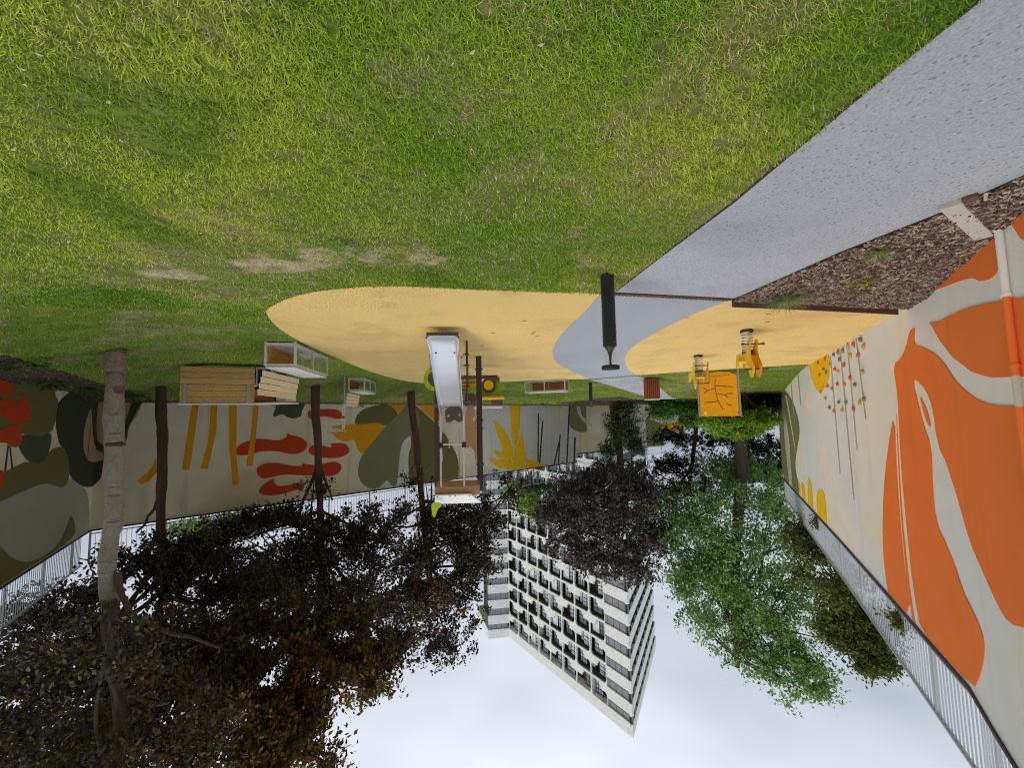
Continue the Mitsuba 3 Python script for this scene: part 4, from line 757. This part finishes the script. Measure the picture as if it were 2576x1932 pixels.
def tree(name, label, cat_, path, dep, r0, r1, blobs, tones, n, size, seed, bark='m_bark', leaf='m_leaf_dark', group=None, base=None, nl=2, extra=(), cull=.0, droop=.25, spray=.30, n_sides=14, more=None, limb_bark=None):
    r = np.random.default_rng(seed); k = thing(name, label, cat_, group)
    Q, rad = trunk_path(path, dep, r0, r1, seed, n=34)
    if base is not None: Q[0] = base
    part(k, 'trunk', bark_tube(Q, rad, n_sides, seed), bark, True)
    root = Q
    for e in extra:
        q2, r2 = trunk_path(e[0], dep, e[1], e[2], seed+5, n=20); part(k, 'branch', bark_tube(q2, r2, 10, seed), limb_bark or bark, True)
        if limb_bark and root is Q: root = q2
    limbs(k, root, r1*(.8 if limb_bark else 1.6), blobs, limb_bark or bark, r, nl, .3 if limb_bark else .62); crown(k, 'crown', [foliage(r, blobs, n, size, tones, droop=droop, spray=spray, cull=cull)], leaf)
    for bl_, n_, t_, lf in more or ():
        crown(k, 'crown', [foliage(r, bl_, n_, size*.95, t_, droop=droop, spray=spray, cull=cull)], lf, label='copper brown part of the crown' if t_ is COPPER else None); limbs(k, Q, r1*1.5, bl_, bark, r, 1, .8)
    return k
gb = G(290, 880); dB = gb[1]
tree('birch_tree', 'pale barked birch standing in the lawn at the left, its trunk bare and ringed', 'tree', [(290,876),(291,960),(288,1080),(285,1200),(280,1330),(278,1440),(280,1530)], dB, 20.5*dB/FOCAL, 16.5*dB/FOCAL,
    [blob(230,1830,330,110,dB+.3), blob(80,1700,150,110,dB), blob(420,1900,200,130,dB), blob(60,1950,200,150,dB-.5), blob(270,1580,140,45,dB-.5,.4), blob(330,1650,160,60,dB-.5,.4), blob(180,1660,130,70,dB-.5,.4), blob(300,1760,200,70,dB-.5,.4), (np.array([8.2, 6.6, 8.6]), np.array([3.2, 2.6, 1.6])), (np.array([5.2, 7.4, 9.4]), np.array([3.0, 2.4, 1.4])), (np.array([9.5, 3.2, 8.8]), np.array([2.8, 2.6, 1.6]))], MIXD, 44000, .095, 11, bark='m_birch', nl=1,
    extra=[([(280,1515),(283,1610),(290,1720),(296,1850),(300,2000)], 16.3*dB/FOCAL, 10*dB/FOCAL), ([(296,1440),(312,1500),(335,1550),(400,1585),(470,1610),(560,1625)], .05, .018), ([(280,1500),(230,1440),(205,1400)], .018, .008)], n_sides=24, limb_bark='m_bark_grey')
sc = trimesh.creation.icosphere(2, 1.0); sc.vertices *= [19*dB/FOCAL, .05, 7*dB/FOCAL]; sc.vertices *= 1+.3*(meshkit.noise(sc.vertices*40, 3)-.5)[:, None]
pc = atd(290, 1118, dB); dv = -pc[:2]/np.linalg.norm(pc[:2]); part('birch_tree', 'bark_scar', moved(sc, RZ(math.atan2(dv[1], dv[0])-math.pi/2, [pc[0]+dv[0]*13*dB/FOCAL, pc[1]+dv[1]*13*dB/FOCAL, pc[2]])), 'm_bark', True, label='dark scar ringing the pale trunk')
gx2 = lambda px, py, dep: np.array([*atd(px, py, dep)[:2], float(ground(*atd(px, py, dep)[:2]))-.05])
tree('dark_tree', 'dark leaved tree just right of the birch, trunk before the yellow stripes', 'tree', [(404,1005),(405,1080),(404,1180),(402,1250),(405,1330),(412,1420),(420,1520)], 12.6, .145, .10,
    [blob(345,1420,110,70,12.4,.55), blob(200,1530,190,75,12.2,.55), blob(330,1560,230,110,12.4,.55), blob(480,1470,120,90,12.4,.55), blob(120,1640,200,120,11.5,.55), blob(620,1520,130,120,12.5,.55), blob(300,1365,75,35,12.6,.6), blob(470,1375,120,42,12.6,.6), blob(420,1420,100,50,12.6,.6)], DARK, 52000, .14, 21, base=gx2(404, 1005, 12.6), cull=.44, more=[([blob(300,1740,230,120,9.5,.5), blob(180,1900,240,100,9,.5), blob(480,1640,200,100,11,.5), blob(60,1780,120,110,9,.5)], 44000, MIXD, 'm_leaf_dark')], extra=[([(404,1235),(385,1290),(345,1340)], .05, .03)])
tree('dark_tree', 'dark leaved tree in front of the red strokes, forking at the wall top', 'tree', [(793,1000),(796,1080),(800,1160),(803,1220),(806,1300),(812,1400),(818,1500)], 15.2, .145, .10,
    [blob(790,1225,55,28,15,.55), blob(730,1310,110,60,15,.55), blob(640,1340,110,55,15,.55), blob(560,1400,110,80,15,.55), blob(760,1420,200,110,15,.55), blob(620,1480,170,110,15,.55), blob(880,1360,110,70,15.2,.55), blob(880,1490,170,110,15,.55), blob(640,1315,100,35,15,.6), blob(560,1350,90,40,15,.6), blob(880,1310,70,35,15,.6), blob(950,1350,80,45,15.5,.6)], DARK, 62000, .145, 31, base=gx2(793, 1000, 15.2), cull=.44, more=[([blob(700,1600,190,90,11.5,.5), blob(560,1690,160,90,10.5,.5), blob(430,1860,160,100,9.2,.5), blob(850,1580,130,80,12,.5), blob(960,1570,110,80,13,.5), blob(1050,1500,90,70,14.5,.5), blob(1000,1620,60,50,13,.5), blob(960,1660,70,50,12,.5)], 62000, MIXD, 'm_leaf_dark'), ([blob(720,1720,150,90,10.5,.5), blob(860,1690,110,80,11.5,.5), blob(760,1820,130,100,10,.5), blob(640,1860,150,90,9.3,.5), blob(700,1920,120,60,9.5,.5), blob(810,1880,70,60,10,.5), blob(930,1690,80,55,12,.5)], 52000, COPPER, 'm_leaf')], extra=[([(802,1160),(790,1200),(762,1260),(745,1330)], .07, .04), ([(803,1170),(820,1210),(838,1260)], .05, .03)])
tree('dark_tree', 'dark leaved tree with a leaning slender trunk behind the slide', 'tree', [(1034,1000),(1040,1070),(1050,1130),(1058,1190),(1062,1260),(1068,1340),(1075,1430)], 18.2, .17, .10,
    [blob(1055,1215,50,30,18,.55), blob(1050,1280,90,50,18,.55), blob(960,1300,70,40,18,.55), blob(1140,1320,120,70,18,.55), blob(1280,1215,50,32,18.5,.55), blob(1240,1270,70,50,18.5,.55), blob(1060,1400,190,85,18,.55), blob(1180,1420,90,75,18,.55), blob(1000,1500,150,80,17.5,.55), blob(1170,1530,55,55,17.8,.55), blob(1120,1620,75,65,17.5,.55), blob(1280,1280,45,40,18.5,.55), blob(1225,1310,60,40,18.5,.55)], DARK+MIXD, 60000, .155, 41, cull=.42, base=gx2(1034, 1000, 18.2))
tree('purple_tree', 'purple leaved tree with ivy on its trunk at the middle of the far wall', 'tree', [(1543,1006),(1548,1060),(1555,1110),(1562,1150),(1566,1220),(1570,1310)], 25, .26, .16,
    [blob(1545,1180,80,25,25), blob(1500,1230,130,55,25), blob(1600,1250,110,60,25), blob(1450,1300,110,60,25), blob(1560,1330,140,80,25), blob(1390,1290,60,40,25), blob(1440,1370,70,45,25), blob(1600,1420,75,55,25), blob(1520,1410,80,45,25), blob(1640,1350,60,55,25)], PURPLE, 60000, .19, 61, bark='m_bark_grey', base=gx2(1543, 1006, 25))
tree('purple_tree', 'smaller purple leaved tree between the yellow panel and the far wall', 'tree', [(1750,980),(1750,1050),(1748,1110),(1742,1160),(1735,1230)], 27, .16, .10,
    [blob(1700,1165,100,38,27), blob(1640,1195,60,40,27), blob(1760,1215,90,45,27), blob(1690,1240,90,35,27)], [((.035, .018, .020), .7), ((.05, .035, .03), .3)], 20000, .15, 71, base=gx2(1750, 980, 27))
tree('maple_tree', 'tall fresh green tree right of the tower with drooping twigs', 'tree', [(1868,990),(1866,1080),(1862,1175),(1858,1300),(1850,1430),(1848,1560),(1855,1680)], 24, .40, .12,
    [blob(1790,1270,120,70,24), blob(1900,1260,90,60,24), blob(1720,1340,90,60,24), blob(1840,1380,140,75,24), blob(1730,1430,100,65,24), blob(1960,1370,80,60,24), blob(1850,1490,140,75,24), blob(1790,1560,80,55,24), blob(1930,1560,110,65,24), blob(1900,1630,100,55,24), blob(2000,1640,70,55,23), blob(2040,1690,65,45,22), blob(1960,1710,65,40,23), blob(1975,1740,28,45,23), blob(2055,1735,45,30,22), blob(1690,1290,60,50,24), blob(1850,1200,120,50,25), blob(2000,1470,70,60,23), blob(2030,1570,70,60,22.5), blob(1960,1290,60,60,24), blob(1760,1480,80,50,24)], GREEN, 104000, .18, 81, bark='m_bark_grey', leaf='m_leaf', cull=.40, base=gx2(1868, 990, 24), extra=[([(1850,1440),(1900,1400),(1960,1380),(2010,1330)], .10, .03), ([(1850,1520),(1920,1500),(1990,1420)], .08, .03)], spray=.42, droop=.5)
r_ = np.random.default_rng(5)
k = tree('conifer_tree', 'olive green feathery tree leaning over the railing of the right wall', 'tree', [(2045,1250),(2070,1340),(2100,1430),(2140,1540),(2180,1640)], 16.5, .14, .05,
    [blob(2060,1400,55,45,16), blob(2090,1470,85,50,16), blob(2140,1540,85,50,16), blob(2190,1610,65,45,15.5), blob(2235,1670,45,28,15), blob(2120,1600,60,35,16), blob(2020,1350,45,35,17), blob(2190,1680,35,25,15.5)], OLIVE, 36000, .14, 91, leaf='m_leaf', droop=.6)
def shrub(label, blobs, tones, n, size, seed, cat_='shrub', leaf='m_leaf', foot=None, group=None, name='shrub'):
    r = np.random.default_rng(seed); k = thing(name, label, cat_, group)
    f0 = foot if foot is not None else np.array([blobs[0][0][0], blobs[0][0][1], float(ground(*blobs[0][0][:2]))])
    for c, R_ in blobs:
        for _ in range(3):
            e = c+rvec(r, 1)[0]*R_*.5; part(k, 'stem', tube(chaikin([f0+[*r.normal(size=2)*.08, -.03], (f0+e)/2+r.normal(size=3)*.1, e], 2, False), .018, 6), 'm_bark', 30)
    crown(k, 'foliage', [foliage(r, blobs, n, size, tones, spray=.2, droop=.05)], leaf); return k
shrub('dark ivy clump wrapped round the trunk of the middle purple tree', [blob(1555,1075,38,55,24.4), blob(1590,1090,42,40,24.4), blob(1580,1040,40,40,24.4), blob(1530,1130,30,25,24.6), blob(1600,1125,25,25,24.6)], [((.028, .048, .02), .7), ((.05, .085, .03), .3)], 20000, .10, 101, leaf='m_leaf_dark')
shrub('mid green shrub beside the litter bin at the rear path', [blob(1680,1032,55,30,24), blob(1730,1040,40,35,23.5), blob(1650,1020,30,25,24), blob(1710,1060,50,20,24)], MID, 22000, .12, 102)
shrub('bright lime green shrub behind the yellow play panel', [blob(1870,1062,85,26,19.5), blob(1800,1062,50,28,19.5), blob(1925,1048,36,26,19.5), blob(1850,1085,65,18,19.8)], LIME, 26000, .12, 103)
shrub('dark shrub at the foot of the right wall beyond the panel', [blob(1905,1005,45,35,20.5), blob(1945,1010,35,35,20.5), blob(1880,1000,40,30,21)], [((.025, .045, .018), .7), ((.07, .13, .03), .3)], 16000, .11, 104)
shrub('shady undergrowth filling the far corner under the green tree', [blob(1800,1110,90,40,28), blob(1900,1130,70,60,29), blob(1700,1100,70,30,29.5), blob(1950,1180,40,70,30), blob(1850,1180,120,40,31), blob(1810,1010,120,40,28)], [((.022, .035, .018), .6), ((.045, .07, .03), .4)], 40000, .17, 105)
shrub('pale green bush above the back wall behind the dark trees', [blob(520,1330,70,28,18), blob(600,1310,50,25,18), blob(450,1335,50,24,18), blob(600,1335,60,28,18)], [((.24, .38, .11), .6), ((.34, .46, .17), .4)], 18000, .09, 106, foot=np.array([*atd(520, 1330, 18)[:2], 4.6]))
shrub('dark green hedge behind the railing above the back wall, before the tower', [blob(1400,1232,70,24,34), blob(1470,1215,60,30,34), blob(1335,1225,40,26,34), blob(1540,1195,60,30,36)], [((.05, .10, .04), .7), ((.09, .16, .06), .3)], 24000, .18, 108, foot=np.array([*atd(1400, 1232, 34)[:2], 4.6]))
shrub('light green bush above the back wall in front of the tower', [blob(1320,1262,38,28,31), blob(1350,1285,30,18,31), blob(1290,1230,24,26,31), blob(1365,1300,35,16,31)], LIME, 14000, .15, 107, foot=np.array([*atd(1320, 1262, 31)[:2], 4.6]))
for i, (x, y, dx, lab) in enumerate(((2052, 1310, 26, 'small climber hanging over the wall top by the railing far along the right wall'), (2255, 1553, 20, 'sprig of leaves poking through the railing above the orange leaf'))):
    q, z = RW.hit(x, y); o = RW.at(q); c = np.array([o[0]-.1, o[1], z+.1]); d = o[1]/FOCAL
    shrub(lab, [(c, np.array([dx*d*.8, dx*d, dx*d]))], OLIVE, 900, .07, 110+i, 'climbing plant', foot=np.array([o[0]-.2, o[1], WH+.05]), name='climber')
# ---- grass: blades, thinning out with distance, greener and drier by patches
rg = np.random.default_rng(17)
def field(n, r0, r1, pw, amax=1.02):
    u = rg.uniform(0, 1, n); r = (r0**(2-pw)+u*(r1**(2-pw)-r0**(2-pw)))**(1/(2-pw)); a = rg.uniform(-amax, amax, n); return np.column_stack([r*np.sin(a), r*np.cos(a)])
BARE = [(G(880, 640)[:2], 1.7, .42), (G(1000, 655)[:2], 1.3, .36), (G(700, 665)[:2], 1.2, .4), (G(450, 690)[:2], 1.0, .4), (G(1240, 505)[:2], .7, .3), (G(1790, 600)[:2], .3, .5), (G(1920, 50)[:2], .22, .18), (G(2150, 290)[:2], .25, .25), (G(620, 735)[:2], .5, .3), (G(640,830)[:2], .35, .25)]
def dryness(p):
    b = np.zeros(len(p))
    for c, rx, ry in BARE: b = np.maximum(b, np.exp(-(((p[:, 0]-c[0])/rx)**2+((p[:, 1]-c[1])/ry)**2)*1.4))
    de = shapely.distance(LineString(path_edge), shapely.points(p)); b = np.maximum(b, .85*np.exp(-(de/.09)**2))
    n = meshkit.fbm(np.column_stack([p*2.4, p[:, :1]*0]), 4, 8); n2 = meshkit.fbm(np.column_stack([p*5.5, p[:, :1]*0+4]), 3, 15); return np.clip(b*(-.15+1.5*n)+np.clip(n-.57, 0, 1)*1.8+np.clip(n2-.60, 0, 1)*3.0, 0, 1)
def blades(n, r0, r1, pw, wmul, hmul):
    p = field(n, r0, r1, pw); ok = shapely.contains_xy(P_ROOM, p) & ~shapely.contains_xy(PAVED, p) & (rg.uniform(0, 1, n) > .8*shapely.contains_xy(P_SOIL, p)); p = p[ok]
    dry = dryness(p); p = p[rg.uniform(0, 1, len(p)) > dry*.78]; p = p[(meshkit.fbm(np.column_stack([p*13, p[:, :1]*0]), 2, 31) > .25) | (np.linalg.norm(p, axis=1) > 9)]; dry = dryness(p); n = len(p); d = np.linalg.norm(p, axis=1)
    z = ground(p[:, 0], p[:, 1]); tall = meshkit.fbm(np.column_stack([p*1.7, p[:, :1]*0]), 3, 4)
    h = (.013+.024*tall)*rg.uniform(.5, 1.5, n)*hmul*(1-.45*dry); w = (.0022+.0010*d)*wmul*rg.uniform(.7, 1.3, n)
    a = rg.uniform(0, 6.283, n); lean = rg.uniform(.25, 1.5, n)*h; ld = np.column_stack([np.cos(a), np.sin(a)]); a2 = a+rg.normal(size=n)*.6+1.57; s = np.column_stack([np.cos(a2), np.sin(a2)])*w[:, None]/2
    b = np.column_stack([p, z-.004]); m1 = np.column_stack([p+ld*lean[:, None]*.35, z+h*.62]); t = np.column_stack([p+ld*lean[:, None], z+h*.95])
    S = np.column_stack([s, np.zeros(n)]); v = np.stack([b-S, b+S, m1+S*.8, m1-S*.8, t], 1).reshape(-1, 3)
    i = np.arange(n)[:, None]*5; f = np.concatenate([i+[0, 1, 2], i+[0, 2, 3], i+[3, 2, 4]], 1).reshape(-1, 3)
    g = meshkit.fbm(np.column_stack([p*.9, p[:, :1]*0+3]), 3, 6)[:, None]; y = np.clip((g-.30)*2.4, 0, 1)
    c = np.array([.23, .42, .036])*(1-y)+np.array([.50, .60, .09])*y; k = (rg.uniform(0, 1, (n, 1)) < .045+.75*dry[:, None]); c = np.where(k, np.array([.66, .56, .38])*rg.uniform(.6, 1.2, (n, 1)), c)
    dk = np.clip((meshkit.fbm(np.column_stack([p*1.1, p[:, :1]*0+9]), 3, 12)[:, None]-.58)*5, 0, 1); c = c*(1-dk*.5)+np.array([.06, .22, .02])*dk*.5
    c = c*rg.uniform(.50, 1.45, (n, 1)); return v, f, np.repeat(np.clip(c, 0, 1), 5, 0)
B = [blades(400000, 1.25, 7.0, 1.35, 1.0, 1.0), blades(170000, 6.0, 30, 1.1, 1.0, 1.0)]
v = np.vstack([b[0] for b in B]); f = np.vstack([B[0][1], B[1][1]+len(B[0][0])]); k = thing('grass', kind='stuff'); put(k, (v, f), 'm_blade', color=np.vstack([b[2] for b in B]))
# bark chips on the mulch bed
def chips(poly, n, seed, cols):
    r = np.random.default_rng(seed); x0, y0, x1, y1 = poly.bounds; p = r.uniform([x0, y0], [x1, y1], (n*3, 2)); p = p[shapely.contains_xy(poly, p)][:n]; n = len(p)
    c = np.column_stack([p, ground(p[:, 0], p[:, 1])+.012+r.uniform(0, .03, n)]); d = rvec(r, n)*[1, 1, .28]; nn = r.normal(size=(n, 3))*.45+[0, 0, 1.0]
    d /= np.linalg.norm(d, axis=1, keepdims=True); s = np.cross(d, nn); s /= np.linalg.norm(s, axis=1, keepdims=True); u = np.cross(s, d)
    L, W, H = r.uniform(.02, .062, (n, 1)), r.uniform(.004, .011, (n, 1)), r.uniform(.002, .005, (n, 1))
    v = np.stack([c+sx*d*L/2+sy*s*W*(1 if sx < 0 else .6)+sz*u*H for sx in (-1, 1) for sy in (-1, 1) for sz in (-1, 1)], 1).reshape(-1, 3); q = np.array([[0, 1, 3], [0, 3, 2], [4, 6, 7], [4, 7, 5], [0, 4, 5], [0, 5, 1], [2, 3, 7], [2, 7, 6], [0, 2, 6], [0, 6, 4], [1, 5, 7], [1, 7, 3]])
    f = (np.arange(n)[:, None, None]*8+q).reshape(-1, 3); col = np.array(cols)[r.integers(0, len(cols), n)]*r.uniform(.6, 1.4, (n, 1)); return (v, f), np.repeat(np.clip(col, 0, 1), 8, 0)
m, c = chips(P_MULCH.difference(P_PATH).buffer(-.01), 26000, 4, [(.20, .145, .115), (.13, .085, .065), (.30, .24, .20), (.085, .052, .042), (.42, .36, .31)]); k = thing('bark_chips', kind='stuff'); put(k, m, 'm_chip', color=c)
m, c = chips(P_SOIL, 16000, 6, [(.07, .05, .04), (.10, .07, .05), (.05, .035, .03), (.16, .12, .09)]); k = thing('bark_chips', kind='stuff'); put(k, m, 'm_chip', color=c)
# grass tufts and weeds in the mulch, small plants in the beds
def tuft(o, n, h, spread, col, label, cat_, w=.006, group=None, name='grass_tuft', seed=0):
    r = np.random.default_rng(seed); k = thing(name, label, cat_, group); V, Fc, n0 = [], [], 0
    for i in range(n):
        a = r.uniform(0, 6.28); L = h*r.uniform(.5, 1.2); d = np.array([math.cos(a), math.sin(a), 0]); s = np.array([-d[1], d[0], 0])*w/2; b = o+d*r.uniform(0, spread*.18); o_ = r.uniform(.35, 1.0)*spread
        P = [b+d*o_*t*t*1.0+np.array([0, 0, L*(1.5*t-.9*t*t*(o_/spread+.2))]) for t in (0, .35, .7, 1)]
        V += [P[0]-s, P[0]+s, P[1]-s, P[1]+s, P[2]-s*.8, P[2]+s*.8, P[3]]; Fc += [[n0, n0+1, n0+3], [n0, n0+3, n0+2], [n0+2, n0+3, n0+5], [n0+2, n0+5, n0+4], [n0+4, n0+5, n0+6]]; n0 += 7
    c = np.repeat(np.array(col)*r.uniform(.6, 1.35, (n, 1)), 7, 0); put(k, (np.array(V), np.array(Fc)), 'm_leaf', color=np.clip(c, 0, 1))
tuft(G(1975, 736), 220, .26, .50, (.30, .36, .15), 'grassy tuft spilling over the steel edging of the mulch bed', 'grass tuft', seed=1)
tuft(G(2208, 618), 90, .16, .22, (.30, .38, .12), 'small grass tuft in the mulch beside the grey path', 'grass tuft', seed=2)
def weed(o, n, size, sp, tones, label, cat_, group=None, seed=0, leaf='m_leaf'):
    r = np.random.default_rng(seed); k = thing('small_plant', label, cat_, group); a = r.uniform(0, 6.28, n); rr = sp*np.sqrt(r.uniform(0, 1, n)); c = o+np.column_stack([rr*np.cos(a), rr*np.sin(a), r.uniform(.02, sp*.7, n)]); d = np.column_stack([np.cos(a), np.sin(a), r.uniform(-.1, .7, n)])
    v, f = leaf_mesh(c, d, r.normal(size=(n, 3))*.4+[0, 0, 1.0], size*r.uniform(.6, 1.3, n)); col = np.array([t[0] for t in tones])[r.integers(0, len(tones), n)]*r.uniform(.7, 1.3, (n, 1)); put(k, (v, f), leaf, color=np.repeat(np.clip(col, 0, 1), 4, 0))
weed(G(2165, 699), 90, .045, .10, [((.36, .38, .02), 1), ((.24, .34, .03), 1)], 'yellow green weed in the middle of the mulch bed', 'plant', seed=3); weed(G(2155, 725), 60, .04, .10, [((.30, .24, .02), 1), ((.18, .2, .03), 1)], 'ochre weed in the mulch bed nearer the yellow rubber', 'plant', seed=4)
pr = np.random.default_rng(8); LP = [(130, 955), (150, 960), (235, 972), (250, 980), (330, 990), (360, 995), (700, 1010), (900, 1014), (1330, 1012), (1375, 1013), (1410, 1012), (1460, 1008), (1500, 1008), (60, 905)]
for i, (x, y) in enumerate(LP): weed(G(x, y), 70, .11, .26, [((.09, .17, .03), 1), ((.05, .10, .02), 1), ((.16, .24, .05), 1)], 'low green plant in the soil strip below the mural walls', 'plant', 'low plants along the mural walls', seed=20+i)
# litter: pale dead leaves on the lawn, dark twigs on the yellow rubber
LF = [(335,98),(112,118),(70,155),(62,195),(40,355),(15,476),(60,480),(255,520),(130,545),(22,775),(270,240),(410,826),(940,665),(865,680),(1370,87),(590,745),(300,330),(1180,115),(690,700),(500,575)]
for i, (x, y) in enumerate(LF):
    r = np.random.default_rng(200+i); o = G(x, y)+[0, 0, .035]; v, f = leaf_mesh(o[None], r.normal(size=(1, 3))*[1, 1, .15], np.array([[.2, .1, 1.0]]), .030*(1+np.linalg.norm(o)*.06), .5, .5)
    k = thing('fallen_leaf', 'pale dead leaf lying on the lawn', 'leaf', 'pale dead leaves scattered on the lawn'); put(k, (v, f), 'm_leaf', color=np.repeat([[.62, .58, .44]], 4, 0))
TWG = [(1240,836),(1212,868),(1340,838),(1343,834),(1318,805),(1352,843),(1728,797),(1934,788),(1930,809),(1245,934)]
for i, (x, y) in enumerate(TWG):
    r = np.random.default_rng(300+i); o = G(x, y)+[0, 0, .012]; a = r.uniform(-.5, .5); k = thing('twig', 'short dark twig lying on the yellow rubber', 'twig', 'dark twigs scattered on the yellow rubber'); put(k, rod(o-[.035*math.cos(a), .035*math.sin(a), 0], o+[.035*math.cos(a), .035*math.sin(a), 0], .005, 5), 'm_hpl_brown')

LEFT = ['first', 'second', 'third', 'fourth', 'fifth', 'sixth', 'seventh', 'eighth', 'ninth', 'tenth', 'eleventh', 'twelfth', 'thirteenth', 'fourteenth', 'fifteenth', 'sixteenth', 'seventeenth', 'eighteenth', 'nineteenth', 'twentieth']
for nm, pts, txt in (('fallen_leaf', LF, 'pale dead leaf on the lawn, {} from the left edge of the photo'), ('twig', TWG, 'dark twig on the yellow rubber, {} from the left edge of the photo'), ('small_plant', [(2165, 699), (2155, 725)]+LP, 'low green plant below the mural walls, {} from the left edge of the photo')):
    idx = [i for i in sorted(range(len(pts)), key=lambda i: pts[i][0]) if nm != 'small_plant' or i > 1]
    for o_, i in enumerate(idx): labels[nm if i == 0 else f'{nm}_{i:03d}']['label'] = txt.format(LEFT[o_])
